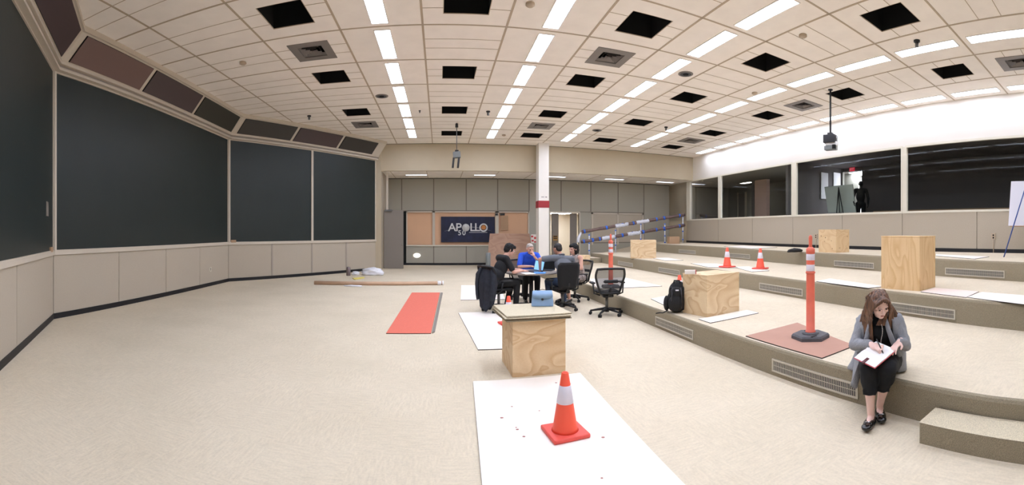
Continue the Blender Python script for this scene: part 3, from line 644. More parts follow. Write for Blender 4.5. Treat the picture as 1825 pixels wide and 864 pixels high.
cone(R(1355, 10.55, Z2+.01), .50, 'right one of the two small cones on the middle platform', .35)
cone(R(1211, 7.95, Z1), .47, 'orange cone with only its tip showing behind the backpack', .1)
cone(R(906.5, 7.30, .012), .475, 'orange cone half hidden behind the near plywood box and carpet stack', .2)
def delineator(loc, label, h=1.2, sc=1, rz=0):
    t = thing('delineator_post', label, 'traffic post', loc, rz, 'orange delineator posts')
    m = MB(); hexp = [(.225*cos(pi/3*k+.26), .225*sin(pi/3*k+.26)) for k in range(6)]
    m.ring([[Vector((x*s, y*s, z)) for x, y in hexp] for s, z in ((1, 0), (1, .035), (.93, .055))], 'rubber', smooth=False)
    m.lathe([(.10, .05), (.10, .065), (.075, .075)], 'rubber', n=20)
    for x in (-.15, .15): m.cbox((x*.6, -.13 if x < 0 else .13, .0555), (.09, .025, .006), 'void')
    m.build('post_base', t)
    m = MB(); m.lathe([(.062, .06), (.062, .085), (.052, .09), (.050, .61*h), (.049, .625*h), (.058, .63*h), (.058, .643*h), (.050, .647*h), (.048, .818*h), (.053, .825*h), (.053, .865*h), (.036, .878*h), (.026, .885*h)], 'post_orange', n=24); m.build('post_tube', t)
    for a, b in ((.652, .714), (.756, .817)):
        m = MB(); m.lathe([(.0505, a*h), (.0515, a*h+.002), (.0505, b*h-.002), (.0495, b*h)], 'reflect_white', n=24); m.build('reflective_band', t)
    m = MB(); m.tube([(0, 0, .875*h), (0, 0, .90*h), (0, 0, .975*h), (0, 0, .992*h), (0, 0, 1.0*h)], [.024, .021, .023, .018, .006], 'post_orange', 12); m.build('post_handle', t)
delineator(P(1444.5, 602, Z1+.012), 'tall orange post with white bands on the pinkish mat', 1.215)
delineator(R(1088.5, 9.75, Z1+.01), 'tall orange post with white bands behind the empty mesh chair', 1.2)
# ---------------------------------------------------------------- handrail on the ramp
t = thing('handrail', 'ramp handrail wrapped in clear plastic and blue tape', 'handrail', (5.9, 17.75, 0))
def RL(u, v, y=17.75): p = R(u, y/cos(TH(u))); return Vector((p.x-5.9, y-17.75, ZV(v, p.length)))
for (ua, va, ub, vb) in ((1037, 413, 1220, 382.5), (1036, 431, 1220, 401)):
    a, b = RL(ua, va), RL(ub, vb); m = MB()
    m.tube([a.lerp(b, k/24)+Vector((0, 0, .006*sin(k*2.1))) for k in range(25)], [.072+.010*sin(k*1.7) for k in range(25)], 'rail_brown', 8); rl = m.build('rail', t)
    for k, s in enumerate((.02, .10 if va > 420 else .22, .16 if va > 420 else .32, .37, .47, .57, .70, .78, .94)):
        m = MB(); p = a.lerp(b, s); d = (b-a).normalized(); m.tube([p-d*(.03+.02*(k % 2)), p+d*.04], .088, 'tape_blue', 8); m.build('tape_wrap', rl)
    rr = random.Random(3)
    for s in ((.30, .5) if va < 420 else (.18, .42)):
        m = MB(); p = a.lerp(b, s); q = a.lerp(b, s+.12); m.tube([p.lerp(q, k/8)+Vector((0, -.01, rr.uniform(-.015, .01))) for k in range(9)], [.076+rr.uniform(0, .02) for k in range(9)], 'wrap', 7); m.build('plastic_wrap', rl)
for u, v0, v1 in ((1050, 417, 446), (1097, 409, 446), (1142, 398, 440), (1185, 398, 429), (1217, 384, 430)):
    a = RL(u, v0); x = a.x+5.9; zb = max(.0, min(Z3, (x-5.2)/5.4*Z3)); m = MB(); m.tube([(a.x, .0, zb), (a.x, 0, a.z)], .03, 'wrap', 8); ps = m.build('post', t)
    for s in (.12, .42, .68, .97): m = MB(); z = zb+(a.z-zb)*s; m.tube([(a.x, 0, z-.025), (a.x, 0, z+.025)], .038, 'tape_blue', 8); m.build('tape_wrap', ps)
m = MB(); a, b = RL(1036, 414), RL(1033, 431); m.tube([a, a.lerp(b, .5)+Vector((-.08, 0, 0)), b+Vector((-.1, 0, -.02)), b], [.03, .07, .06, .03], 'wrap', 8); m.build('plastic_sleeve', t)
# ---------------------------------------------------------------- floor odds and ends on the left
a, b = P(560, 504, 0), P(788, 507.5, 0); a = R(560, a.length*.97); m = MB(); m.tube([a+Vector((0, 0, .055)), b+Vector((0, 0, .055))], .055, 'roll_paper', 14)
d = (b-a).normalized(); o = m.build('cardboard_roll'); tag(o, 'very long rolled carpet or paper tube lying on the floor', 'roll')
m = MB(); m.tube([b+Vector((0, 0, .055))+d*x for x in (-.14, -.06, 0, .04)], [.058, .064, .05, .07], 'plastic_bag', 10); m.build('end_wrap', o)
m = MB(); m.lathe([(.075, 0), (.078, .02), (.078, .26), (.07, .27), (.07, .30), (.03, .31)], 'tin', n=16); tag(m.build('canister', loc=P(621, 491)), 'dull metal canister on the floor near the left wall', 'canister')
def lump(name, loc, sz, mt, label, cat, seed=1, amp=.35):
    bm = bmesh.new(); bmesh.ops.create_icosphere(bm, subdivisions=4, radius=1)
    for v in bm.verts:
        n = noise.noise(v.co*1.7+Vector((seed*7, 0, 0)))*amp+noise.noise(v.co*4.5+Vector((seed*3, 5, 0)))*amp*.45+noise.noise(v.co*10)*amp*.15
        v.co *= 1+n; v.co = Vector((v.co.x*sz[0], v.co.y*sz[1], max(v.co.z*sz[2]+sz[2]*.55, 0.002)))
    m = MB(); m.bm(bm, mt, None, True); return tag(m.build(name, loc=loc), label, cat)
lump('plastic_bag', P(664, 490), (.36, .22, .17), 'plastic_bag', 'crumpled white plastic bag on the floor beside the grey door', 'plastic bag', 1)
lump('crumpled_paper', P(634, 490), (.14, .11, .09), 'plastic_bag', 'small crumpled white sheet between the canister and the plastic bag', 'paper', 2)
lump('plastic_scrap', P(629, 510.5), (.26, .05, .03), 'plastic_bag', 'flat scrap of clear plastic in front of the long roll', 'plastic scrap', 3)
slab('yellow_card', [(628, 495), (633, 497.5), (650, 494.5), (647, 493)], 0, .02, 'yellow', 'yellow strip lying in front of the plastic bag', 'card', None, 'yellow')
# ---------------------------------------------------------------- grey door leaf, back-wall board, signs
t = thing('door_leaf', 'open grey door standing at the left of the far alcove', 'door', (XL+.04, 18.1, 0), 0)
m = MB(); m.box(0, .82, 0, .045, .01, 2.45, 'door_grey'); m.build('leaf', t, bevel=.003)
m = MB(); m.cbox((.2, -.04, 2.44), (.3, .07, .07), 'grey_metal'); m.build('closer', t)
m = MB(); m.box(.10, .18, 0, .08, 2.45, BZ, 'trim_beige'); m.build('frame_post', t)
m = MB(); m.tube([(.77, 0, 1.0), (.77, -.05, 1.0)], .015, 'chrome', 8); m.ball((.77, -.06, 1.0), .03, 'chrome'); m.build('handle', t)
t = thing('wood_panel', 'large brown plywood panel leaning behind the group at the table', 'panel', R(867, 18.0), 0)
w = R(949, 18.3).x-R(867, 18.0).x; m = MB(); m.hexa([(0, 0, 0), (w+.1, 0, 0), (w+.1, .03, 0), (0, .03, 0), (.2, .5, 1.47), (w-.02, .5, 1.47), (w-.02, .53, 1.47), (.2, .53, 1.47)], 'ply_panel'); m.build('panel_sheet', t, bevel=.004)
for x in (.35, w-.3): m = MB(); m.box(x, x+.06, .55, .63, 0, 1.4, 'cardboard'); m.build('support', t)
m = MB(); m.lathe([(.09, 0), (.09, .75), (.07, .78)], 'proj_grey', n=16); tag(m.build('bin', loc=R(870, 16.0, 0)), 'slim grey cylinder standing left of the leaning brown panel', 'bin')
# framed red and white safety poster by the column
t = thing('wall_poster', 'small red and white notice beside the column', 'notice', (bx(946.5), YB-.02, 0)); w = bx(957)-bx(946.5)
m = MB(); m.box(0, w, 0, .015, 1.0, 1.42, 'card_white'); m.build('sheet', t); m = MB()
for x0, z0, a, b in ((.0, 1.28, .1, .08), (.14, 1.2, .12, .1), (.02, 1.08, .1, .08), (.14, 1.03, .12, .07)): m.box(x0, x0+a, -.006, .001, z0, z0+b, 'red_mark')
m.build('red_blocks', t)
t = thing('door_sign', 'small gold and dark sign in the corridor doorway', 'sign', (bx(986), YB+.02, 0)); w = .22
m = MB(); m.box(0, w, 0, .012, 1.12, 1.36, 'sign_gold'); m.build('plate', t); m = MB(); m.box(.02, w-.02, -.006, 0, 1.20, 1.25, 'sign_dark'); m.box(.02, w-.02, -.006, 0, 1.29, 1.35, 'sign_dark'); m.build('dark_bands', t)
m = MB(); m.cbox((0, 0, 1.25), (.40, .045, 2.38), 'door_grey', None, .004); tag(m.build('corridor_door', loc=(bx(991)+.03, YB+.3, 0), rot=.35), 'grey door leaf standing just inside the corridor doorway', 'door')
m = MB(); m.cbox((0, 0, 1.25), (.34, .045, 2.38), 'door_grey', None, .004); tag(m.build('corridor_door', loc=(bx(1024.5)+.0, YB+.25, 0), rot=-.35), 'dark grey door leaf at the right side of the corridor doorway', 'door')
lamp((bx(1004)+.2, YB+1.6, 2.49), 1.1, 1.3, 0, 0, 'bright square light inside the corridor doorway', 'corridor lights')
m = MB(); m.box(0, .34, 0, .02, 1.62, ZV(384, YB), 'cardboard'); tag(m.build('paper_strip', loc=(bx(892.5), YB-.035, 0)), 'brown paper strip hanging to the right of the banner', 'paper strip')
for x, lb in ((bx(882), 'small black box above the right end of the banner'), (bx(892), 'wider black box right of the other one, above the banner')):
    m = MB(); m.cbox((.08, 0, HL-.16), (.12 if x < bx(885) else .22, .05, .10), 'black_metal', None, .006); tag(m.build('wall_box', loc=(x, YB-.045, 0)), lb, 'wall box')
o = MB(); o.lathe([(.15, 0), (.15, .012), (.11, .016)], 'downlight', n=20, T=Matrix.Diagonal((1, 1, .6, 1)) @ Matrix.Rotation(pi/2, 4, 'X')); tag(o.build('wall_light', loc=(bx(743), YB-.004, ZV(455, YB))), 'small round bright light low on the grey wall under the peach window', 'wall light')  # floor spotlight's reflection, put on the wall as a glowing disc; no fixture
# ---------------------------------------------------------------- APOLLO banner
bx0, bx1 = bx(786), bx(881.5); bz1, bz0 = ZV(386, YB), ZV(431.5, YB); bw, bh = bx1-bx0, bz1-bz0
t = thing('banner', 'dark blue space banner reading APOLLO with a small 50 below', 'banner', (bx0, YB-.045, bz0))
m = MB(); m.box(0, bw, 0, .01, 0, bh, 'banner_navy'); m.build('cloth', t)
def text(s, size, x, z, mt, name, parent, depth=.002, sx=1, y=-.004, rot=(pi/2, 0, 0), align='CENTER'):
    cu = bpy.data.curves.new('t', 'FONT'); cu.body = s; cu.size = size; cu.extrude = depth; cu.align_x = align; cu.align_y = 'CENTER'; cu.offset = size*.012
    ob = bpy.data.objects.new('t', cu); COL.objects.link(ob); bpy.context.view_layer.update()
    me = bpy.data.meshes.new_from_object(ob.evaluated_get(bpy.context.evaluated_depsgraph_get())); bpy.data.objects.remove(ob)
    me.materials.clear(); me.materials.append(M[mt]); o = bpy.data.objects.new(name, me); COL.objects.link(o); o.parent = parent; o.location = (x, y, z); o.rotation_euler = rot; o.scale = (sx, 1, 1); return o
for ch_, fx in (('A', .205), ('P', .325), ('L', .585), ('L', .672)): text(ch_, .52, bw*fx, bh*.57, 'letter', 'letter', t, sx=1.05)
for ch_, fx in (('5', .345), ('0', .425)): text(ch_, .32, bw*fx, bh*.36, 'letter', 'letter', t)
m = MB(); m.lathe([(.175, -.004), (.175, 0)], 'moon', n=28, T=Matrix.Translation((bw*.46, -.008, bh*.57)) @ Matrix.Rotation(pi/2, 4, 'X')); m.build('moon_disc', t)
m = MB(); R1 = [Vector((bw*.79+.165*cos(k*pi/14), -.007, bh*.57+.165*sin(k*pi/14))) for k in range(29)]; m.tube(R1, .034, 'letter', 6, .3); m.build('letter_ring', t)
m = MB(); m.lathe([(.11, -.004), (.11, 0)], 'mars', n=24, T=Matrix.Translation((bw*.79, -.008, bh*.575)) @ Matrix.Rotation(pi/2, 4, 'X')); m.build('planet_disc', t)
m = MB(); pts = [Vector((bw*(.06+.89*k/24), -.014, bh*(.43+.17*sin(pi*k/24)))) for k in range(25)]; m.tube(pts, [.004+.030*sin(pi*k/24) for k in range(25)], 'letter', 6, .2); m.build('arc', t)
m = MB(); m.box(bw*.52, bw*.86, -.006, 0, bh*.375, bh*.39, 'letter'); m.build('thin_line', t)
# ---------------------------------------------------------------- projectors hanging from the ceiling
t = thing('projector', 'grey twin-lens projector hanging on a rod over the far alcove', 'projector', R(814, 14.3, 0)); zt = ZV(245, 14.3)
m = MB(); m.tube([(0, 0, CEIL), (0, 0, ZV(268, 14.3))], .014, 'grey_metal', 8); m.lathe([(.05, 0), (.045, .12)], 'proj_dark', c=(0, 0, CEIL-.14), n=12); m.build('rod', t)
m = MB(); m.cbox((0, 0, ZV(276, 14.3)), (.24, .2, .2), 'proj_grey', Matrix.Rotation(-.1, 4, 'Y'), .015); m.cbox((0, 0, ZV(269, 14.3)), (.12, .12, .05), 'proj_dark'); m.build('housing', t)
for s in (-1, 1): m = MB(); m.cbox((s*.085-.03, 0, ZV(290, 14.3)), (.065, .16, .33), 'proj_dark', Matrix.Rotation(.1, 4, 'Y'), .01); m.build('lens_barrel', t)
t = thing('projector', 'grey boxy projector hanging on a pole before the window wall', 'projector', R(1480, 10.9, 0), .3)
q = 10.9; m = MB(); m.tube([(0, 0, CEIL), (0, 0, ZV(238, q))], .025, 'proj_dark', 8); m.lathe([(.06, 0), (.06, .02)], 'proj_dark', c=(0, 0, CEIL-.02), n=12); m.build('rod', t)
m = MB(); m.cbox((-.03, 0, ZV(248, q)), (.19, .3, .2), 'proj_dark', None, .01); m.cbox((.1, .0, ZV(254, q)), (.07, .3, .36), 'proj_light', None, .01); m.cbox((0, 0, ZV(239, q)), (.12, .12, .06), 'proj_dark'); m.build('housing', t)
m = MB(); m.cbox((.0, -.04, ZV(256.5, q)), (.13, .3, .09), 'white_plastic', None, .006); m.cbox((.0, 0, ZV(264, q)), (.17, .28, .1), 'proj_grey', None, .01); m.build('lower_unit', t)
m = MB(); m.lathe([(.03, 0), (.03, .02)], 'chrome', n=12, T=Matrix.Translation((-.03, -.16, ZV(246, q))) @ Matrix.Rotation(pi/2, 4, 'X')); m.build('lens', t); m = MB(); m.cbox((-.09, -.13, ZV(263, q)), (.06, .08, .1), 'void'); m.build('lens_hood', t)
# ---------------------------------------------------------------- small things on the ceiling
def cpt(u, v): p = P(u, v, CEIL); return Vector((p.x, p.y, CEIL))
for u, v, lb in ((680.5, 171, 'round grey ceiling speaker left of the first light row'), (1222, 131.5, 'round grey ceiling speaker right of the third light row, near one'), (1064, 232, 'round grey ceiling speaker far away, right of the third light row')):
    m = MB(); m.lathe([(.17, 0), (.17, -.012), (.15, -.014)], 'vent_grey', n=24); m.lathe([(.07, -.014), (.05, -.03)], 'dark_gap', n=16); m.lathe([(.13, -.013), (.128, -.016), (.09, -.016)], 'grille_dark', n=24)
    tag(m.build('ceiling_speaker', loc=cpt(u, v)), lb, 'ceiling speaker', 'round ceiling speakers')
for u, v, lb in ((945, 6, 'round pale detector on the ceiling at the top edge, left of the second light row'), (433, 111, 'pale detector on the ceiling at the left, above the largest screen'), (1345, 165, 'pale round detector on the ceiling, left of the fourth light row'), (1431, 62, 'tiny pale detector on the ceiling between the third and fourth light rows'), (898, 240, 'far pale detector beside the second light row')):
    m = MB(); m.lathe([(.07, 0), (.075, -.03), (.05, -.05), (.0305, -.055)], 'grid_bar', n=18); tag(m.build('smoke_detector', loc=cpt(u, v)), lb, 'detector', 'pale ceiling detectors')
for u, v, lb in ((1634, 72, 'black ceiling camera above the fourth light row at the right'), (870, 198, 'small black ceiling camera between two light rows'), (1187, 226, 'small black ceiling camera at the far end of the fourth light row'), (551, 206, 'small black ceiling camera above the smaller screens'), (748, 197, 'tiny dark sprinkler right of the first light row'), (1502, 215, 'tiny dark sensor near the window wall light row')):
    s = .55 if 'tiny' in lb else 1; m = MB(); m.lathe([(.06*s, 0), (.06*s, -.03*s), (.045*s, -.035*s)], 'black_metal', n=14); m.lathe([(.035*s, -.035*s), (.035*s, -.12*s), (.02*s, -.13*s)], 'grey_metal', n=14)
    tag(m.build('ceiling_camera', loc=cpt(u, v)), lb, 'ceiling camera')
# ---------------------------------------------------------------- outlets
def outlet_r(u, zc, label):
    s = rws(u); t = thing('wall_outlet', label, 'outlet', (0, 0, 0)); t.matrix_world = RT @ Matrix.Translation((s, 0, 0))
    m = MB(); m.box(-.06, .06, .0, .03, zc-.07, zc+.09, 'grid_bar'); m.build('cover', t)
    for q_ in (.02, -.045): m = MB(); m.box(-.02, .02, .03, .034, zc+q_, zc+q_+.04, 'void'); m.build('socket', t)
    m = MB(); m.tube([(0, .02, zc-.07), (0, .02, Z3)], .012, 'grid_bar', 6); m.build('conduit', t)
outlet_r(1771, Z3+.42, 'wall outlet on a conduit at the right, near the blue easel'); outlet_r(1455, Z3+.38, 'wall outlet just left of the knotty plywood box')
A_, B_ = C[1], C[2]; p = hit(375, A_, B_); dr = (B_-A_).normalized()
m = MB(); m.box(-.04, .04, -.012, 0, .42, .54, 'trim_white'); m.box(-.015, .015, -.014, -.011, .44, .52, 'grille_dark'); o = m.build('wall_outlet', loc=(p.x, p.y, 0), rot=atan2(dr.y, dr.x)); tag(o, 'small white outlet on the left wall panels below the largest screen', 'outlet')
for u, f_, lb in ((90, 0, 'small brown block on the sill at the left screen corner'), (416, 2, 'small brown block on the sill at the corner of the smaller screens')):
    A_, B_ = C[f_], C[f_+1]; p = hit(u, A_, B_); dr = (B_-A_).normalized(); m = MB(); m.box(-.1, .08, -.033, -.006, SILL+.036, SILL+.12, 'cardboard'); tag(m.build('sill_block', loc=(p.x, p.y, 0), rot=atan2(dr.y, dr.x)), lb, 'block')
A_, B_ = C[0], C[1]; p = hit(84, A_, B_); dr = (B_-A_).normalized(); m = MB(); m.box(-.1, .06, -.012, -.005, 1.83, 2.07, 'door_grey'); tag(m.build('paper_note', loc=(p.x, p.y, 0), rot=atan2(dr.y, dr.x)), 'small pale square note on the far left screen', 'note')
# ---------------------------------------------------------------- easel at the right edge, dark bag, brown carton
t = thing('easel', 'blue-legged easel holding a white board at the right edge', 'easel', (0, 0, 0)); q = 9.9
def ER(u, v, r): return R(u, r, ZV(v, r))
m = MB(); a, b, c_, d_ = ER(1797, 402, 9.7), ER(1880, 402, 9.7), ER(1880, 322, 9.95), ER(1802, 323, 9.95)
dv = Vector((.03, .008, 0)); m.hexa([a, b, b+dv, a+dv, d_, c_, c_+dv, d_+dv], 'easel_board'); m.build('board', t)
for a, b in ((R(1789, 9.45, Z3), ER(1838, 300, 9.8)), (R(1905, 9.45, Z3), ER(1846, 300, 9.8)), (R(1850, 10.35, Z3), ER(1842, 300, 9.9))):
    m = MB(); m.tube([a, b], .014, 'easel_blue', 8); m.build('leg', t)
m = MB(); m.tube([ER(1800, 403, 9.6), ER(1880, 403, 9.6)], .014, 'cardboard', 6); m.build('ledge', t)
lump('duffel_bag', R(1417, 11.7, Z3), (.27, .12, .07), 'bag_black', 'flat dark brown bag on the top platform left of the knotty box', 'bag', 6, .2)
m = MB(); m.cbox((0, 0, .16), (.48, .35, .32), 'cardboard', None, .01); tag(m.build('cardboard_box', loc=R(1200, 19.4, Z3), rot=-.2), 'small brown cardboard box at the foot of the ramp railing', 'box')
# ---------------------------------------------------------------- black backpack
def blobmesh(name, prims, mt, parent=None, voxel=.012, smooth=3, loc=None):
    m = MB()
    for p in prims:
        if p[0] == 'c':
            _, a, b, ra, rb = p; a = Vector(a); b = Vector(b); d = b-a; n = 14
            if d.length < 1e-5: m.ball(a, ra, 'void'); continue
            q = d.to_track_quat('Z', 'Y').to_matrix().to_4x4(); L = d.length; prof = []
            for k in range(6): an = -pi/2+k*(pi/2)/5; prof.append((max(ra*cos(an), .0005), ra*sin(an)))
            for k in range(6): an = k*(pi/2)/5; prof.append((max(rb*cos(an), .0005), L+rb*sin(an)))
            m.lathe(prof, 'void', n=n, T=Matrix.Translation(a) @ q)
        elif p[0] == 'e': m.ball(p[1], p[2], 'void', p[3] if len(p) > 3 else None, 20, 14)
        elif p[0] == 'b': m.cbox(p[1], p[2], 'void', p[3] if len(p) > 3 else None)
    o = m.build(name, parent); o.data.materials.clear()
    r = o.modifiers.new('r', 'REMESH'); r.mode = 'VOXEL'; r.voxel_size = voxel
    if smooth: s = o.modifiers.new('s', 'SMOOTH'); s.iterations = smooth; s.factor = .5
    dg = bpy.context.evaluated_depsgraph_get(); me = bpy.data.meshes.new_from_object(o.evaluated_get(dg)); old = o.data; o.modifiers.clear(); o.data = me; bpy.data.meshes.remove(old)
    me.name = name; me.materials.clear(); me.materials.append(M[mt] if isinstance(mt, str) else mt); me.polygons.foreach_set('use_smooth', [True]*len(me.polygons))
    if loc is not None: o.location = loc
    return o
t = thing('backpack', 'black hiking backpack leaning on the plywood box', 'backpack', R(1206, 6.85, Z1), -.5)
blobmesh('pack_body', [('e', (0, 0, .17), (.17, .13, .18)), ('e', (.02, 0, .32), (.15, .11, .17)), ('b', (.02, 0, .22), (.26, .18, .36))], 'bag_black', t, .012, 5)
blobmesh('front_pocket', [('e', (-.02, -.12, .15), (.12, .07, .13)), ('e', (-.01, -.11, .32), (.10, .05, .09))], 'bag_black', t, .01, 3)
blobmesh('side_pocket', [('e', (-.16, 0, .14), (.05, .09, .12))], 'bag_black', t, .01, 3)
m = MB(); m.tube([(-.05, -.05, .46), (-.04, -.06, .50), (.04, -.06, .50), (.05, -.05, .46)], .012, 'bag_black', 8); m.build('carry_handle', t)
for x in (-.07, .06):
    m = MB(); m.tube([(x, -.12, .40), (x*1.2, -.17, .25), (x*1.2, -.16, .08)], .010, 'bag_trim', 6, .5); m.build('strap', t)
m = MB(); m.tube([(-.14, -.08, .04), (-.22, -.14, .012), (-.27, -.17, .02), (-.33, -.18, .01)], .008, 'bag_black', 6); m.build('strap', t)
m = MB(); m.cbox((0, -.155, .36), (.05, .012, .02), 'reflect_white', None, .003); m.build('logo_tag', t)
# ---------------------------------------------------------------- office chairs
def office_chair(loc, rz, label, kind='mesh', arms=True):
    t = thing('office_chair', label, 'chair', loc, rz, 'black office chairs around the round table')
    m = MB(); m.lathe([(.05, .06), (.05, .12), (.035, .13)], 'chair_black', n=14)
    for k in range(5):
        a = 2*pi*k/5+.3; d = Vector((cos(a), sin(a), 0)); m.tube([d*.03+Vector((0, 0, .115)), d*.16+Vector((0, 0, .10)), d*.31+Vector((0, 0, .075))], [.028, .024, .016], 'chair_black', 8)
    m.build('star_base', t)
    for k in range(5):
        a = 2*pi*k/5+.3; d = Vector((cos(a), sin(a), 0)); n = Vector((-d.y, d.x, 0)); c = d*.31+Vector((0, 0, .032)); m = MB()
        for s in (-1, 1): m.tube([c+n*(s*.008), c+n*(s*.027)], .031, 'chair_black', 12)
        m.tube([c+Vector((0, 0, .0)), c+Vector((0, 0, .05))], .012, 'chair_black', 6); m.build('caster', t)
    m = MB(); m.tube([(0, 0, .12), (0, 0, .36)], .028, 'grey_metal', 12); m.cbox((0, -.02, .375), (.2, .26, .06), 'chair_black', None, .02); m.build('gas_column', t)
    m = MB(); rings = []
    for k in range(9):
        y = -.21+.44*k/8; hw = .235-.03*abs(k-4)/4-(.03 if k in (0, 8) else 0); z = .435-(.045 if k == 8 else 0)-(.0 if k else -.01)
        rings.append([Vector((-hw, y, z+.012)), Vector((-hw*.8, y, z-.015)), Vector((0, y, z-.03)), Vector((hw*.8, y, z-.015)), Vector((hw, y, z+.012)), Vector((hw*.85, y, z+.03)), Vector((0, y, z+.015)), Vector((-hw*.85, y, z+.03))])
    m.ring(rings, 'chair_fabric'); m.build('seat', t)
    # back: outline wide at the top, narrow at the waist
    def bp(s, x): z = .44+.445*s; y = -.25-.07*s+.03*sin(pi*s)-.06*(1-abs(x))*.6; return z, y
    def hw(s): return .17+.10*min(1, s*1.5)**.8-(.02*max(0, s-.8)/.2)
    if kind == 'mesh':
        loop = [Vector((x, 0, 0)) for x in ()]; pts = []
        N = 14
        for k in range(N+1): s = k/N; z, y = bp(s, 1); pts.append(Vector((hw(s), y, z)))
        for k in range(1, 8): x = 1-2*k/8; z, y = bp(1, x); pts.append(Vector((hw(1)*x, y, z+.012*(1-x*x))))
        for k in range(N, -1, -1): s = k/N; z, y = bp(s, 1); pts.append(Vector((-hw(s), y, z)))
        for k in range(1, 8): x = -1+2*k/8; z, y = bp(0, x); pts.append(Vector((hw(0)*x, y, z)))
        pts.append(pts[0].copy()); m = MB(); m.tube(pts, .022, 'chair_black', 8); m.build('back_frame', t)
        m = MB(); rows = [[Vector((hw(k/12)*(-1+2*i/8), bp(k/12, -1+2*i/8)[1]-.0, bp(k/12, 0)[0])) for i in range(9)] for k in range(13)]
        vs = [q for r in rows for q in r]; m.add(vs, [(k*9+i, k*9+i+1, (k+1)*9+i+1, (k+1)*9+i) for k in range(12) for i in range(8)], 'mesh_weave', True); m.build('back_mesh', t)
        m = MB(); m.ring([[Vector((x*f, -.335+g, z)) for x, z in ((-.15, .66), (-.12, .695), (.12, .695), (.15, .66), (.12, .635), (-.12, .635))] for f, g in ((.95, 0), (1, -.008), (.95, -.02))], 'chair_black'); m.build('lumbar_pad', t)
    else:
        m = MB(); rings = []
        for k in range(11):
            s = k/10; w_ = .19+.045*min(1, s*2)-(.05 if k == 10 else .0); z = .46+.51*s; y = -.24-.08*s
            rings.append([Vector((-w_, y, z)), Vector((-w_*.7, y-.05, z)), Vector((0, y-.065, z)), Vector((w_*.7, y-.05, z)), Vector((w_, y, z)), Vector((w_*.7, y+.02, z)), Vector((0, y, z)), Vector((-w_*.7, y+.02, z))])
        m.ring(rings, 'chair_fabric'); m.build('backrest', t)
    m = MB(); m.tube([(0, -.1, .37), (0, -.25, .40), (0, -.33, .56)], [.03, .03, .02], 'chair_black', 8, .6); m.build('back_support', t)
    if arms:
        for s in (-1, 1):
            m = MB(); m.tube([(s*.16, -.12, .39), (s*.27, -.14, .43), (s*.29, -.12, .60)], .016, 'chair_black', 8); ar = m.build('arm_post', t)
            m = MB(); m.cbox((s*.285, -.02, .615), (.08, .24, .03), 'chair_black', None, .013); m.build('arm_pad', ar)
    return t
office_chair((3.075, 7.6, 0), -.15, 'empty black mesh-back office chair beside the lowest platform')
office_chair((1.16, 8.50, 0), -1.05, 'office chair with a dark jacket over its back, under the man in black')
office_chair((2.43, 8.36, 0), .12, 'high solid-backed black chair under the man in the grey shirt', 'solid')
office_chair((3.02, 9.40, 0), pi/2+.3, 'black mesh office chair under the dark-haired woman')
office_chair((1.92, 9.92, 0), pi+.05, 'office chair on the far side of the table under the man in blue')
# jacket over the chair back (open shell of cloth, hanging both sides)
t = thing('jacket', 'dark navy jacket hanging over the back of an office chair', 'jacket', (0.93, 8.33, 0), -.80)
m = MB(); rings = []; NN = 40
for k in range(15):
    s = k/14; z = .87-.74*s; r = []; 
    wdt = .165+.065*min(1, s*3)-.10*max(0, s-.45)/.55; dep = .035+.085*min(1, s*3)-.03*max(0, s-.5)
    for i in range(NN):
        a = 2*pi*i/NN; fold = 1+.16*s*sin(a*9+2*s)+.07*s*sin(a*17+1); hem = (.07*sin(a*2+1)+.03*sin(a*7))*max(0, s-.6)*2.4
        r.append(Vector((wdt*cos(a)*fold, -.015+dep*sin(a)*fold-.02*s, z+hem-.02*abs(cos(a))**3*(1-s))))
    rings.append(r)
rings.insert(0, [Vector((.15*cos(2*pi*i/NN), .012*sin(2*pi*i/NN), .892)) for i in range(NN)])
m.ring(rings, 'denim_navy'); m.build('jacket_body', t)
for s in (-1, 1):
    m = MB(); m.tube([(s*.15, -.03, .85), (s*.20, -.07, .74), (s*.205, -.09, .56), (s*.18, -.11, .36), (s*.17, -.10, .26)], [.05, .062, .055, .048, .045], 'denim_navy', 12, .7); m.build('sleeve', t)
m = MB(); m.tube([(-.13, -.03, .88), (-.06, -.05, .90), (.06, -.05, .90), (.13, -.03, .88)], .022, 'denim_navy', 8); m.build('collar', t)
# ---------------------------------------------------------------- round table and what lies on it
TC = Vector((1.88, 8.80, 0)); TR = .55; TZ = .74
t = thing('round_table', 'round meeting table between the four seated people', 'table', TC)
m = MB(); m.lathe([(.02, TZ-.03), (TR-.01, TZ-.03), (TR, TZ-.02), (TR, TZ-.006), (TR-.008, TZ), (.001, TZ)], 'table_top', n=48, smooth=False); m.build('tabletop', t)
m = MB(); m.tube([(0, 0, .05), (0, 0, TZ-.03)], .045, 'black_metal', 14); m.build('column_leg', t)
for k in range(4): a = pi/4+k*pi/2; m = MB(); m.tube([(0, 0, .07), (.28*cos(a), .28*sin(a), .05), (.42*cos(a), .42*sin(a), .018)], [.03, .025, .018], 'black_metal', 8); m.build('foot', t)
def laptop(c, rz, label, blue):
    t = thing('laptop', label, 'laptop', c, rz)
    m = MB(); m.cbox((0, 0, .009), (.33, .23, .016), 'laptop_grey', None, .004); m.build('keyboard_base', t)
    T = Matrix.Translation((0, .115, .014)) @ Matrix.Rotation(-.25, 4, 'X'); m = MB(); m.cbox((0, .004, .11), (.33, .008, .22), 'laptop_grey', None, .003); o = m.build('lid', t); o.matrix_local = T
    m = MB(); m.box(-.15, .15, -.0035, -.001, .015, .205, 'screen_blue' if blue else 'void'); s = m.build('display', o)
laptop((1.93, 8.78, TZ), -1.15, 'open laptop with a pale blue screen in the middle of the table', True)
laptop((2.24, 8.98, TZ), -.6, 'dark open laptop in front of the dark-haired woman', False)
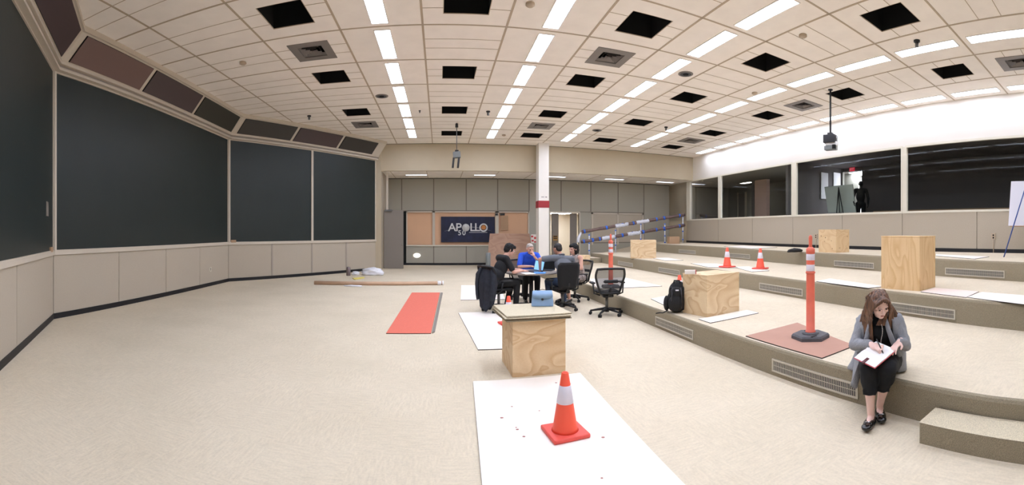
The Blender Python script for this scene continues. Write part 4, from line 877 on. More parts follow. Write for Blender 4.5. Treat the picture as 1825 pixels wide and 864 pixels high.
for c, s, rz, mt, lb in (((1.72, 8.36), (.21, .28), .2, 'paper_white', 'white sheets of paper at the near edge of the round table'), ((1.98, 8.45), (.24, .3), -.35, 'folder_blue', 'blue folder under the hand of the man in grey')):
    m = MB(); m.cbox((0, 0, .006), (s[0], s[1], .010), mt, None, .002); tag(m.build('paper_stack' if 'white' in lb else 'folder', loc=(c[0], c[1], TZ), rot=rz), lb, 'papers' if 'white' in lb else 'folder')
# ---------------------------------------------------------------- observation room behind the glass
def VPt(u, dep, z=0):
    o = RW0+Vector((RWD.y, -RWD.x))*dep; h = hit(u, o, o+RWD); return Vector((h.x, h.y, z))
def loc_s(u, dep): h = VPt(u, dep); return (Vector((h.x, h.y))-RW0).dot(RWD)
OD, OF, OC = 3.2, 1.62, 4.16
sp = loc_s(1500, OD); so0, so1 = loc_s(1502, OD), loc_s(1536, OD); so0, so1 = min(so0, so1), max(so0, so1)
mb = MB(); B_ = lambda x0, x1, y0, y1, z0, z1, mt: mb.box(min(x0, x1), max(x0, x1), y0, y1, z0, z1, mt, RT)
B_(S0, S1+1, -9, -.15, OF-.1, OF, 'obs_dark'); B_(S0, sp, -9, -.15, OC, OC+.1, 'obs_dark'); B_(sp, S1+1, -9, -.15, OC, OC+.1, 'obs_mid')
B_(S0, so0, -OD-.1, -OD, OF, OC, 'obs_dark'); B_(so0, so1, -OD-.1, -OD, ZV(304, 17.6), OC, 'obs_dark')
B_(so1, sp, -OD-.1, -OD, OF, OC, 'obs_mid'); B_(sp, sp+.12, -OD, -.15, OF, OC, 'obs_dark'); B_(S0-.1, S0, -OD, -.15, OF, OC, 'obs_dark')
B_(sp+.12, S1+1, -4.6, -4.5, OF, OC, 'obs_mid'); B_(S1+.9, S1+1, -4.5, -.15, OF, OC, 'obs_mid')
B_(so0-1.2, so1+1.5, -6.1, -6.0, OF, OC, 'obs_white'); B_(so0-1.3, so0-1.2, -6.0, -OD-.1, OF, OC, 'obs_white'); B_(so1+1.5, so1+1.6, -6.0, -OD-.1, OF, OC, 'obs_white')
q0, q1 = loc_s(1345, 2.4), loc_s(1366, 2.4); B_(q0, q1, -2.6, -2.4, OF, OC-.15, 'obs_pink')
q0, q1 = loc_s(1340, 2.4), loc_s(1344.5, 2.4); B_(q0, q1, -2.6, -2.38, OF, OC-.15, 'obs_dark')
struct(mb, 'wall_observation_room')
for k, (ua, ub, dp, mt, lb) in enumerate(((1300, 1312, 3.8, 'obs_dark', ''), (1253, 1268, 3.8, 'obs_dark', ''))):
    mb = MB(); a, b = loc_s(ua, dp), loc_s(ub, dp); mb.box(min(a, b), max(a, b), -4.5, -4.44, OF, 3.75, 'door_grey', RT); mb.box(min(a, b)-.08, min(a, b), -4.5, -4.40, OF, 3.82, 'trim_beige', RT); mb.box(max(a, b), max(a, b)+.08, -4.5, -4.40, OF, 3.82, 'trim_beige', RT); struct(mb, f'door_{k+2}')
def rlamp(s, y, z, w, l, mt, label):
    t = thing('ceiling_light', label, 'ceiling light', RT @ Vector((s, y, z)), RWA, 'lights behind the observation glass')
    m = MB(); m.box(-w/2, w/2, -l/2, l/2, -.02, -.004, mt); m.build('diffuser', t); m = MB()
    for a, b, c_, d_ in ((-w/2-.02, -w/2, -l/2, l/2), (w/2, w/2+.02, -l/2, l/2), (-w/2-.02, w/2+.02, -l/2-.02, -l/2), (-w/2-.02, w/2+.02, l/2, l/2+.02)): m.box(a, b, c_, d_, -.025, 0, 'lamp_frame')
    m.build('light_frame', t)
rlamp((so0+so1)/2, -4.8, OC, 2.0, 1.2, 'obs_lamp', 'light in the corridor behind the observation room')
rlamp(loc_s(1331, 3.4), -3.4, OC, .9, .3, 'obs_lamp_dim', 'oval-looking ceiling light seen through the second window')
# lit panes in the partition, exit sign
for k, (a, b) in enumerate(((1463, 1475), (1485, 1497))):
    A0 = Vector((RT @ Vector((sp, 0, 0))).xy); B0 = Vector((RT @ Vector((sp, -OD, 0))).xy); ha, hb = hit(a, A0, B0), hit(b, A0, B0)
    r = ha.length; z0, z1 = ZV(354, r), ZV(307, r); m = MB(); n = -RWD*.03
    m.hexa([(ha.x+n.x, ha.y+n.y, z0), (hb.x+n.x, hb.y+n.y, z0), (hb.x, hb.y, z0), (ha.x, ha.y, z0), (ha.x+n.x, ha.y+n.y, z1), (hb.x+n.x, hb.y+n.y, z1), (hb.x, hb.y, z1), (ha.x, ha.y, z1)], 'obs_pane' if 'obs_pane' in M else 'obs_white')
    struct(m, f'window_{6+k}')
sg = VPt(1518.5, OD-.06, ZV(299, 17.3)); t = thing('exit_sign', 'small red exit sign behind the observation glass', 'sign', sg, RWA+pi)
m = MB(); m.cbox((0, .0, 0), (.26, .03, .17), 'exit_red', None, .004); m.build('sign_box', t); o = text('EXIT', .11, 0, 0, 'white_plastic', 'lettering', t, .001, 1, -.017)
# easel with grey board behind the glass
t = thing('easel', 'black tripod easel with a grey board behind the observation glass', 'easel', (0, 0, 0)); e = lambda u, v, d: (lambda p: Vector((p.x, p.y, ZV(v, p.length))))(VPt(u, d))
a, b, c_, d_ = e(1476, 379, 1.25), e(1525, 378, 1.25), e(1519, 328, 1.40), e(1469, 333, 1.40); dv = Vector((.03, -.01, 0)); m = MB(); m.hexa([a, b, b+dv, a+dv, d_, c_, c_+dv, d_+dv], 'easel_board_grey'); m.build('board', t)
top = e(1498, 334, 1.28)
for u, d in ((1489, 1.05), (1508, 1.05), (1497, 1.0)):
    p = VPt(u, d, OF); m = MB(); m.tube([p, top-Vector((.12, 0, 0))], .018, 'black_metal', 6); m.build('leg', t)
# counter with odds and ends in the dark observation room
m = MB(); a, b = loc_s(1812, 1.9), loc_s(1542, 1.9); m.box(min(a, b), max(a, b), -2.9, -2.4, OF+.62, OF+.70, 'cardboard', RT)
for k in range(6): x = min(a, b)+.3+k*(abs(b-a)-.6)/5; m.box(x-.03, x+.03, -2.8, -2.5, OF, OF+.62, 'grey_metal', RT)
tag(m.build('counter'), 'long dark counter in the unlit observation room', 'counter')
# ================================================================ PEOPLE
mat('skin', (222, 172, 152), .55, var=.04, scale=9); mat('skin_pale', (244, 206, 194), .55, var=.03, scale=12); mat('skin_tan', (200, 146, 120), .55)
mat('hair_black', (16, 14, 15), .75); mat('hair_grey', (176, 164, 156), .6); mat('hair_dark', (38, 32, 32), .6)
mat('tee_black', (30, 30, 33), .85); mat('polo_blue', (40, 88, 214), .8, var=.05, scale=12); mat('polo_grey', (108, 112, 120), .85, var=.05, scale=14)
mat('trousers_black', (16, 16, 18), .85); mat('jeans', (50, 66, 92), .85, var=.15, scale=14); mat('jeans_dark', (14, 16, 22), .85, var=.2, scale=20)
mat('cardigan', (150, 152, 158), .9, var=.06, scale=70, bump=.5, bscale=90); mat('top_black', (8, 8, 9), .85); mat('shoe_black', (14, 14, 16), .25, coat=.5)
mat('dress_print', (150, 140, 136), .8, var=.8, scale=22); mat('lips', (196, 120, 114), .5); mat('eye_dark', (40, 28, 24), .3); mat('silhouette', (12, 12, 13), .9)
mat('book_page', (250, 250, 250), .6); mat('book_cover', (214, 92, 106), .5); mat('book_clasp', (92, 26, 36), .5); mat('silver', (210, 210, 212), .25, metal=.9)
def hairmat():
    m = mat('hair_brown', (92, 60, 42), .42); nt = m.node_tree; b = nt.nodes['Principled BSDF']; tc = nt.nodes.new('ShaderNodeTexCoord'); mp = nt.nodes.new('ShaderNodeMapping'); mp.inputs['Scale'].default_value = (70, 70, 5)
    n = nt.nodes.new('ShaderNodeTexNoise'); n.inputs['Scale'].default_value = 1; n.inputs['Detail'].default_value = 4; r = nt.nodes.new('ShaderNodeValToRGB')
    e = r.color_ramp.elements; e[0].position = .3; e[0].color = (*srgb((40, 26, 20)), 1); e[1].position = .72; e[1].color = (*srgb((136, 94, 66)), 1); nt.links.new(tc.outputs['Object'], mp.inputs[0])
    nt.links.new(mp.outputs[0], n.inputs[0]); nt.links.new(n.outputs[0], r.inputs[0]); nt.links.new(r.outputs[0], b.inputs['Base Color'])
    bp = nt.nodes.new('ShaderNodeBump'); bp.inputs['Strength'].default_value = .6; bp.inputs['Distance'].default_value = .008; nt.links.new(n.outputs[0], bp.inputs['Height']); nt.links.new(bp.outputs[0], b.inputs['Normal'])
hairmat()
V3 = lambda *a: Vector(a)
def basis(x, y, z): return Matrix((x, y, z)).transposed().to_4x4()
def hand(pr, w, d, n, side=1, curl=.5, s=1.0, spread=.12):
    "w wrist, d along the palm, n the way the palm faces, side +1 puts the thumb on +(d x n)"
    d = Vector(d).normalized(); n = Vector(n); n = (n-d*n.dot(d)).normalized(); x = d.cross(n)*side
    B = basis(x, d, n); pr.append(('e', w+d*.048*s, (.041*s, .052*s, .017*s), B)); pr.append(('c', w-d*.02, w+d*.03*s, .024*s, .026*s))
    for i, L in enumerate((.068, .076, .071, .055)):
        k = 1.5-i; b = w+d*(.088-.004*abs(k))*s+x*(.0205*k*s); p = b; a = 0; r = .0092*s
        for j, f in enumerate((.45, .32, .23)):
            a += curl*(.75, 1, .8)[j]; dd = (d*cos(a)+n*sin(a)+x*(spread*k*cos(a))).normalized(); q = p+dd*L*f*s; pr.append(('c', p, q, r, r*.92)); p = q; r *= .93
    b = w+d*.028*s+x*.032*s; q = b+(d*.6+x*.75+n*.3).normalized()*.036*s; t = q+(d*.95+x*.15+n*.35*curl*2).normalized()*.032*s; pr += [('c', b, q, .0125*s, .011*s), ('c', q, t, .0108*s, .009*s)]
def headprims(c, H, s=1.0):
    T = lambda *a: c+(H @ Vector(a))*s
    pr = [('e', T(0, -.012, .022), (.074*s, .093*s, .088*s), H.to_4x4()), ('e', T(0, .022, -.035), (.058*s, .066*s, .072*s), H.to_4x4()), ('e', T(0, .062, -.082), (.028*s, .024*s, .020*s), H.to_4x4()),
          ('c', T(0, .083, .012), T(0, .103, -.022), .010*s, .013*s), ('e', T(.013, .090, -.026), (.009*s,)*3), ('e', T(-.013, .090, -.026), (.009*s,)*3),
          ('c', T(-.035, .074, .028), T(.035, .074, .028), .012*s, .012*s), ('e', T(.036, .062, -.018), (.022*s, .018*s, .018*s)), ('e', T(-.036, .062, -.018), (.022*s, .018*s, .018*s)),
          ('c', T(-.018, .078, -.055), T(.018, .078, -.055), .010*s, .010*s)]
    for q in (-1, 1): pr.append(('e', T(q*.076, -.008, -.005), (.012*s, .020*s, .030*s), H.to_4x4()))
    return pr
def hrot(yaw, pitch, roll=0): return (Matrix.Rotation(yaw, 3, 'Z') @ Matrix.Rotation(-pitch, 3, 'X') @ Matrix.Rotation(roll, 3, 'Y'))
def face(root, c, H, s=1.0, lips=True):
    T = lambda *a: c+(H @ Vector(a))*s
    for q in (-1, 1):
        m = MB(); m.ball(T(q*.031, .079, .008), (.0095*s, .006*s, .0028*s), 'eye_dark', H.to_4x4(), 12, 8); m.build('eye', root)
        m = MB(); m.tube([T(q*.014, .089, .026), T(q*.032, .088, .031), T(q*.050, .076, .026)], [.0018*s, .0022*s, .0012*s], 'hair_dark', 6); m.build('eyebrow', root)
    m = MB(); m.tube([T(-.023, .082, -.056), T(-.008, .0895, -.053), T(.008, .0895, -.053), T(.023, .082, -.056)], [.002*s, .0055*s, .0055*s, .002*s], 'lips', 8); m.build('mouth', root)
def lerp(a, b, t): return Vector(a)*(1-t)+Vector(b)*t
def figure(name_label, loc, rz, J, skin, shirt, trousers, sleeve=1, pant=1, vox=.008, hands=((0, 0, 0),)*2, shoe='shoe_black', wide=1.0):
    t = thing('person', name_label, 'person', loc, rz); J = {k: (v if k in ('H', 'hand') else [Vector(q) for q in v] if isinstance(v, list) else Vector(v)) for k, v in J.items()}
    H = J['H']; pr = headprims(J['head'], H)
    up = (J['neck']-J['pelvis']).normalized(); xr = (J['sh'][0]-J['sh'][1]).normalized(); fw = up.cross(xr).normalized()*1.0; B = basis(xr, up.cross(xr), up)
    pel, ch, nk = J['pelvis'], J['chest'], J['neck']; wst = lerp(pel, ch, .5)
    tor = lambda g: [('e', pel, ((.165+g)*wide, .115+g, .12+g), B), ('e', wst, ((.157+g)*wide, .120+g, .17+g), B), ('e', ch, ((.160+g)*wide, .112+g, .17+g), B), ('c', lerp(J['sh'][0], J['sh'][1], .08 if sleeve or not g else .27), lerp(J['sh'][0], J['sh'][1], .92 if sleeve or not g else .73), .058+g, .058+g), ('e', lerp(ch, nk, .62), ((.12+g)*wide, .085+g, .09+g), B)]
    pr += tor(0)+[('c', nk, lerp(nk, J['head'], .75), .050, .048)]
    for k in (0, 1):
        s, e, w = J['sh'][k], J['el'][k], J['wr'][k]; pr += [('c', s, e, .048, .039), ('c', e, w, .040, .026)]
        d, n, sd, cu = J['hand'][k]; hand(pr, w, d, n, sd, cu)
        h, kn, an, to = J['hip'][k], J['kn'][k], J['an'][k], J['toe'][k]; pr += [('c', h, kn, .085, .058), ('c', kn, lerp(kn, an, .35), .055, .055), ('c', lerp(kn, an, .35), an, .055, .034), ('c', an+V3(0, -.02, -.02), an, .034, .032), ('c', an+V3(0, 0, -.03), to, .034, .026)]
    blobmesh('body', pr, skin, t, vox, 3)
    g = .014; sp = tor(g)
    for k in (0, 1):
        s, e, w = J['sh'][k], J['el'][k], J['wr'][k]
        if sleeve <= 0: pass
        elif sleeve < 1: sp += [('c', s, lerp(s, e, sleeve), .066, .060)]
        else: sp += [('c', s, e, .062, .054), ('c', e, lerp(e, w, min(1, sleeve-1)), .054, .038)]
    o = blobmesh('shirt', sp, shirt, t, vox, 4)
    tp = [('e', pel+V3(0, 0, -.02), ((.185)*wide, .14, .12), B)]
    for k in (0, 1):
        h, kn, an = J['hip'][k], J['kn'][k], J['an'][k]; tp += [('c', h, kn, .104, .072), ('c', kn, lerp(kn, an, pant), .073, .056)]
    blobmesh('trousers', tp, trousers, t, vox, 4)
    for k in (0, 1):
        an, to = J['an'][k], J['toe'][k]; d = (to-an); d.z = 0; d.normalize()
        blobmesh('shoe', [('c', an-d*.03+V3(0, 0, -.035), to+V3(0, 0, .0), .042, .036), ('b', lerp(an, to, .45)-V3(0, 0, .0)+V3(0, 0, to.z-lerp(an, to, .45).z-.028), (.075, .24, .02), Matrix.Rotation(atan2(d.y, d.x)-pi/2, 4, 'Z'))], shoe, t, .008, 2)
    return t, H
def shorthair(t, c, H, mt, prof, amp=.006):
    o = blobmesh('hair', [('e' if p[0] == 'e' else 'c',)+tuple([c+H @ Vector(p[1]), p[2], H.to_4x4()] if p[0] == 'e' else [c+H @ Vector(p[1]), c+H @ Vector(p[2]), p[3], p[4]]) for p in prof], mt, t, .006, 2)
    for v in o.data.vertices:
        n = noise.noise(v.co*38)*amp+noise.noise(v.co*90)*amp*.5; v.co += v.normal*n
    return o
SEAT = dict(hip=[(.09, .02, .55), (-.09, .02, .55)])
# young man in black, seen from the side, typing
f = V3(.96, .28, 0); H = hrot(-.15, .45)
J = dict(pelvis=(0, .0, .56), chest=(0, .17, .86), neck=(0, .265, 1.08), head=(0, .36, 1.20), H=H, sh=[(.185, .20, 1.04), (-.185, .20, 1.04)], el=[(.24, .33, .78), (-.24, .36, .79)], wr=[(.12, .57, .79), (-.10, .60, .79)],
         hand=[((-.15, 1, -.05), (0, 0, -1), -1, .25), ((.15, 1, -.05), (0, 0, -1), 1, .25)], hip=[(.09, .02, .55), (-.09, .02, .55)], kn=[(.13, .46, .56), (-.12, .46, .56)], an=[(.15, .42, .12), (-.12, .36, .12)], toe=[(.17, .58, .04), (-.12, .53, .04)])
t, H = figure('young man in a black t-shirt with dark hair, leaning over the table typing', (1.05, 8.48, 0), atan2(f.y, f.x)-pi/2, J, 'skin', 'tee_black', 'trousers_black', sleeve=.75, wide=1.12)
shorthair(t, V3(0, .36, 1.20), H, 'hair_black', [('e', (0, -.03, .045), (.088, .098, .088)), ('e', (0, -.06, -.01), (.080, .062, .075)), ('e', (0, .05, .085), (.065, .05, .035)), ('e', (.06, .0, .02), (.03, .05, .05)), ('e', (-.06, .0, .02), (.03, .05, .05))], .012)
face(t, V3(0, .36, 1.20), H)
m = MB(); T_ = lambda *a: V3(0, .36, 1.20)+H @ Vector(a)
m.tube([T_(.075, 0, .012), T_(.055, .09, .012), T_(.012, .104, .01), T_(-.012, .104, .01), T_(-.055, .09, .012), T_(-.075, 0, .012)], .0025, 'white_plastic', 6); m.build('glasses', t)
# older man in blue polo, chin on hand
H = hrot(.12, .35, .06)
J = dict(pelvis=(0, 0, .58), chest=(0, .17, .91), neck=(0, .27, 1.08), head=(.03, .40, 1.18), H=H, sh=[(.185, .22, 1.03), (-.185, .22, 1.03)], el=[(.27, .36, .79), (-.24, .44, .80)], wr=[(.04, .47, .80), (-.035, .50, 1.02)],
         hand=[((-1, .15, -.05), (0, 0, -1), -1, .3), ((.35, -.1, 1), (.6, -.7, -.2), 1, .9)], hip=[(.09, .02, .55), (-.09, .02, .55)], kn=[(.15, .46, .54), (-.12, .46, .54)], an=[(.15, .42, .11), (-.12, .44, .11)], toe=[(.17, .58, .04), (-.12, .60, .04)])
t, H = figure('grey-haired man in a blue polo shirt resting his chin on his hand', (1.99, 9.84, 0), pi+.08, J, 'skin', 'polo_blue', 'trousers_black', sleeve=.8, wide=1.12)
shorthair(t, V3(.03, .40, 1.18), H, 'hair_grey', [('e', (0, -.03, .045), (.080, .085, .075)), ('e', (0, -.055, .0), (.074, .055, .07)), ('e', (0, .045, .088), (.05, .03, .02))], .004)
face(t, V3(.03, .40, 1.18), H)
m = MB(); q = V3(0, .28, 1.09); m.tube([q+V3(.07*cos(a), .06*sin(a)-.02, .0+.012*sin(a)) for a in [2*pi*k/16 for k in range(17)]], .013, 'polo_blue', 8); m.build('collar', t)
# man in grey polo seen from behind, left arm planted on the table
H = hrot(.35, .35)
J = dict(pelvis=(.02, 0, .57), chest=(-.0, .13, .88), neck=(-.03, .21, 1.08), head=(-.06, .29, 1.215), H=H, sh=[(.20, .15, 1.0), (-.22, .18, 1.04)], el=[(.30, .28, .80), (-.46, .28, 1.01)], wr=[(.18, .50, .79), (-.40, .40, .80)],
         hand=[((-.3, 1, 0), (0, 0, -1), -1, .3), ((.35, .6, -.75), (.2, .6, -.6), 1, .35)], hip=[(.09, .02, .56), (-.09, .02, .56)], kn=[(.16, .46, .54), (-.20, .44, .54)], an=[(.18, .44, .11), (-.2, .36, .11)], toe=[(.2, .6, .04), (-.22, .52, .04)])
t, H = figure('man in a grey polo shirt seen from behind, one arm planted on the table', (2.50, 8.30, 0), .22, J, 'skin_tan', 'polo_grey', 'jeans', sleeve=.72, wide=1.12)
shorthair(t, V3(-.06, .29, 1.215), H, 'hair_dark', [('e', (0, -.022, .03), (.080, .094, .085)), ('e', (0, -.05, -.01), (.072, .058, .07))], .003)
face(t, V3(-.06, .29, 1.215), H)
m = MB(); q = V3(-.03, .19, 1.075); m.tube([q+V3(.068*cos(a), .06*sin(a), .02-.02*sin(a)) for a in [2*pi*k/16 for k in range(17)]], .014, 'polo_grey', 8); m.build('collar', t)
# dark-haired woman in a patterned sleeveless dress
H = hrot(.1, .2)
J = dict(pelvis=(0, 0, .56), chest=(0, .08, .86), neck=(0, .12, 1.04), head=(0, .17, 1.175), H=H, sh=[(.165, .09, .99), (-.165, .09, .99)], el=[(.22, .16, .76), (-.22, .12, .76)], wr=[(.08, .38, .79), (-.08, .36, .78)],
         hand=[((-.3, 1, 0), (0, 0, -1), -1, .3), ((.3, 1, 0), (0, 0, -1), 1, .3)], hip=[(.09, .02, .55), (-.09, .02, .55)], kn=[(.09, .44, .54), (-.10, .44, .54)], an=[(.1, .40, .11), (-.1, .36, .11)], toe=[(.1, .55, .04), (-.1, .51, .04)])
t, H = figure('dark-haired woman in a patterned sleeveless dress sitting sideways at the table', (3.08, 9.26, 0), atan2(-.35, -.93)-pi/2, J, 'skin', 'dress_print', 'dress_print', sleeve=0, pant=.1)
shorthair(t, V3(0, .17, 1.175), H, 'hair_black', [('e', (0, -.035, .04), (.095, .10, .09)), ('e', (0, -.07, -.03), (.092, .07, .10)), ('e', (.055, -.02, -.04), (.03, .05, .09)), ('e', (-.055, -.02, -.04), (.03, .05, .09)), ('e', (0, .05, .085), (.055, .04, .03))], .012)
face(t, V3(0, .17, 1.175), H)
# dark figure walking behind the observation glass
H = hrot(0, .1); q = VPt(1534, 1.7, OF)
J = dict(pelvis=(0, 0, .95), chest=(0, .03, 1.28), neck=(0, .05, 1.48), head=(0, .10, 1.62), H=H, sh=[(.19, .03, 1.42), (-.19, .03, 1.42)], el=[(.27, .12, 1.15), (-.27, -.05, 1.15)], wr=[(.24, .30, .95), (-.26, .05, .92)],
         hand=[((0, .4, -1), (-1, 0, 0), 1, .5), ((0, .4, -1), (1, 0, 0), -1, .5)], hip=[(.09, 0, .92), (-.09, 0, .92)], kn=[(.1, .22, .52), (-.1, -.02, .50)], an=[(.1, .20, .10), (-.1, -.22, .14)], toe=[(.1, .36, .04), (-.1, -.08, .04)])
t, H = figure('person in dark clothes with a backpack walking behind the observation glass', q, atan2(.35, -.9)-pi/2+1.0, J, 'silhouette', 'silhouette', 'silhouette', sleeve=1.9, vox=.011, wide=.85)
shorthair(t, V3(0, .10, 1.62), H, 'hair_black', [('e', (0, -.02, .03), (.085, .098, .09))], .003)
blobmesh('shoulder_bag', [('e', (0, -.18, 1.22), (.17, .12, .24))], 'silhouette', t, .012, 3)
# ---------------------------------------------------------------- the woman writing, seated on the platform edge
WP = R(1571, 3.99); fd = V3(-WP.x, -WP.y, 0).normalized(); fd = Matrix.Rotation(-.10, 3, 'Z') @ fd
W = thing('person', 'woman with long brown hair and grey cardigan writing in a notebook, seated on the platform', 'person', (WP.x, WP.y, 0), atan2(fd.y, fd.x)-pi/2)
HC = V3(-.01, .265, .950); HH = hrot(.55, .55, .12)
pel, ch, nk = V3(0, -.0, .43), V3(0, .115, .70), V3(0, .17, .845)
shR, shL = V3(.152, .12, .785), V3(-.152, .12, .795); elR, elL = V3(.215, .20, .58), V3(-.225, .20, .59); wrR, wrL = V3(.055, .355, .63), V3(-.185, .30, .645)
hiR, hiL = V3(.10, .02, .42), V3(-.10, .02, .42); knR, knL = V3(.058, .44, .455), V3(-.092, .42, .455); anR, anL = V3(.045, .43, .085), V3(-.012, .27, .085); toR, toL = V3(.062, .585, .022), V3(-.045, .43, .022)
def tors(g): return [('e', pel, (.185+g, .14+g, .12+g)), ('e', V3(0, .055, .56), (.165+g, .125+g, .14+g)), ('e', ch, (.165+g, .12+g, .14+g)), ('c', shR*.92+shL*.08, shL*.92+shR*.08, .052+g, .052+g), ('e', V3(0, .13, .80), (.12+g, .08+g, .06+g))]
pr = headprims(HC, HH)+tors(-.006)+[('c', nk, lerp(nk, HC, .7), .047, .045)]
for s, e, w in ((shR, elR, wrR), (shL, elL, wrL)): pr += [('c', s, e, .046, .038), ('c', e, w, .038, .025)]
for h, k, a, t_ in ((hiR, knR, anR, toR), (hiL, knL, anL, toL)):
    b = lerp(k, a, .33)+V3(0, -.018, 0); pr += [('c', h, k, .088, .062), ('c', k, b, .060, .058), ('c', b, lerp(k, a, .75), .057, .037), ('c', lerp(k, a, .75), a, .036, .031), ('c', a+V3(0, -.03, -.04), a, .030, .031), ('c', a+V3(0, 0, -.035), t_, .030, .017)]
bA, bB, bC = V3(.175, .52, .545), V3(-.01, .59, .515), V3(-.165, .35, .595); bXv = (bC-bB)*-1; bYv = bB-bA; bX = bXv.normalized(); bY = (bYv-bX*bYv.dot(bX)).normalized(); bN = bX.cross(bY); bO = (bA+bC)/2
def onbook(x, y, h=0): return V3(x, y, bO.z-(bN.x*(x-bO.x)+bN.y*(y-bO.y))/bN.z+h)
# writing hand: fingers close round the pen
pen0 = onbook(-.060, .445, .016); pen1 = pen0+V3(.062, -.050, .105)
pd = (pen1-pen0).normalized()
def wr_hand(pr):
    w = wrR; d = (onbook(-.040, .425, .036)-w).normalized(); n = V3(-.25, -.1, -1); n = (n-d*n.dot(d)).normalized(); x = d.cross(n)
    pr.append(('e', w+d*.045, (.038, .050, .021), basis(x, d, n))); pr.append(('c', w-d*.01, w+d*.03, .024, .026)); grip = pen0+pd*.034
    for i, (b, m_) in enumerate(((.030, .016), (.012, .022), (-.006, .024), (-.024, .022))):
        p0 = w+d*.083+x*b+V3(0, 0, .004); p1 = p0+d*.022+V3(-.006, .006, .010-.006*i); p2 = lerp(p1, grip, .62) if i < 2 else p1+V3(-.012, -.004, -.024); p3 = grip+x*(.008-.010*i) if i < 2 else p2+V3(.008, -.012, -.008)
        pr.extend([('c', p0, p1, .0098, .0095), ('c', p1, p2, .0094, .0086), ('c', p2, p3, .0086, .0076)])
    t0 = w+d*.03+x*.034; t1 = t0+(grip-t0)*.5+V3(.004, -.008, .004); pr.extend([('c', t0, t1, .013, .0112), ('c', t1, grip+V3(.006, -.006, .0), .0110, .0088)])
wr_hand(pr); hand(pr, wrL, V3(.50, .75, -.42), V3(-.25, -.25, -1), 1, .30, .92)
blobmesh('body', pr, 'skin_pale', W, .0048, 2)
face(W, HC, HH, 1)
# trousers (cropped dark jeans)
tp = [('e', pel+V3(0, .0, -.01), (.20, .155, .115))]
for h, k, a in ((hiR, knR, anR), (hiL, knL, anL)):
    e_ = lerp(k, a, .52); tp += [('c', h, k, .108, .082), ('c', k, lerp(k, a, .3)+V3(0, -.012, 0), .080, .076), ('c', lerp(k, a, .3)+V3(0, -.012, 0), e_+V3(0, -.006, .02), .076, .062), ('b', e_+V3(0, -.006, .01), (.11, .115, .05))]
o = blobmesh('cropped_jeans', tp, 'jeans_dark', W, .007, 3)
for v in o.data.vertices: v.co += v.normal*noise.noise(v.co*16)*.006
blobmesh('black_top', tors(.009)+[('e', V3(0, .19, .70), (.12, .08, .09))], 'top_black', W, .007, 3)
# cardigan: back, sides and sleeves, open in front
m = MB(); rows = []; NA = 44
prof = [(.865, .075, .062, .135), (.845, .125, .085, .125), (.80, .205, .110, .115), (.74, .205, .140, .105), (.66, .200, .150, .09), (.56, .205, .155, .055), (.47, .225, .175, .02), (.40, .25, .19, .0), (.345, .275, .20, -.01), (.322, .285, .205, -.01)]
rows_o, rows_i = [], []
for z, rx, ry, cy in prof:
    op = .55+.30*(.865-z)/.5; ro, ri = [], []
    for i in range(NA+1):
        a = pi/2+op+(2*pi-2*op)*i/NA; fo = 1+.018*sin(a*11+z*9)+.03*(1 if z < .5 else 0)*sin(a*7); cx = .03*max(0, .5-z)/.18
        for lst, g in ((ro, .010), (ri, -.004)): lst.append(V3(cx+(rx-.18*max(0, .5-z)*(1 if cos(a) < 0 else .3)+g)*cos(a)*fo, cy+(ry+g)*sin(a)*fo, z))
    rows_o.append(ro); rows_i.append(ri)
n = NA+1; L_ = len(prof); vs = [q for r in rows_o for q in r]+[q for r in rows_i for q in r]; off = n*L_; fs = []
for k in range(L_-1):
    for i in range(NA): fs.append((k*n+i, (k+1)*n+i, (k+1)*n+i+1, k*n+i+1)); fs.append((off+k*n+i, off+k*n+i+1, off+(k+1)*n+i+1, off+(k+1)*n+i))
    fs.append((k*n, off+k*n, off+(k+1)*n, (k+1)*n)); fs.append((k*n+NA, (k+1)*n+NA, off+(k+1)*n+NA, off+k*n+NA))
for i in range(NA): fs.append((i, i+1, off+i+1, off+i)); b = (L_-1)*n; fs.append((b+i, off+b+i, off+b+i+1, b+i+1))
m.add(vs, fs, 'cardigan', True)
pr = []
for s, e, w in ((shR, elR, wrR), (shL, elL, wrL)): pr += [('c', s, e, .059, .054), ('c', e, lerp(e, w, .45), .055, .046), ('c', lerp(e, w, .45), lerp(e, w, .92), .046, .035)]
sl = blobmesh('cardigan_sleeves', pr+[('c', shR*.9+shL*.1+V3(0, -.035, 0), shL*.9+shR*.1+V3(0, -.035, 0), .056, .056)], 'cardigan', W, .006, 3)
for v in sl.data.vertices:
    v.co += v.normal*(noise.noise(v.co*14)*.010+noise.noise(v.co*40)*.003)
m.build('cardigan', W)
# front edges of the cardigan falling over the thigh
for s, pts in ((1, [(.065, .235, .82), (.085, .26, .74), (.105, .255, .64), (.135, .235, .54), (.175, .22, .50)]), (-1, [(-.060, .24, .82), (-.085, .265, .74), (-.12, .255, .64), (-.16, .225, .55), (-.19, .20, .50)])):
    m = MB(); m.tube(pts, [.016, .020, .024, .03, .03], 'cardigan', 10, .6); m.build('cardigan_front', W)
m = MB(); rows = []
for k in range(9):
    s = k/8; z = .50-.26*s; rows.append([V3(.165+.055*s+.03*cos(a)+.012*sin(3*a+4*s), .17+.03*s+(.12-.02*s)*sin(a)*.9, z+.02*sin(a*2)) for a in [2*pi*i/20 for i in range(20)]])
m.ring(rows, 'cardigan'); m.build('cardigan_tail', W)
# necklace
m = MB()
for k in range(15): s = k/14; m.ball(V3(-.03-.008*sin(6*s), .285+.01*sin(5*s)-.01*s, .78-.20*s), (.0045, .004, .0075), 'silver', None, 8, 6)
m.build('necklace', W)
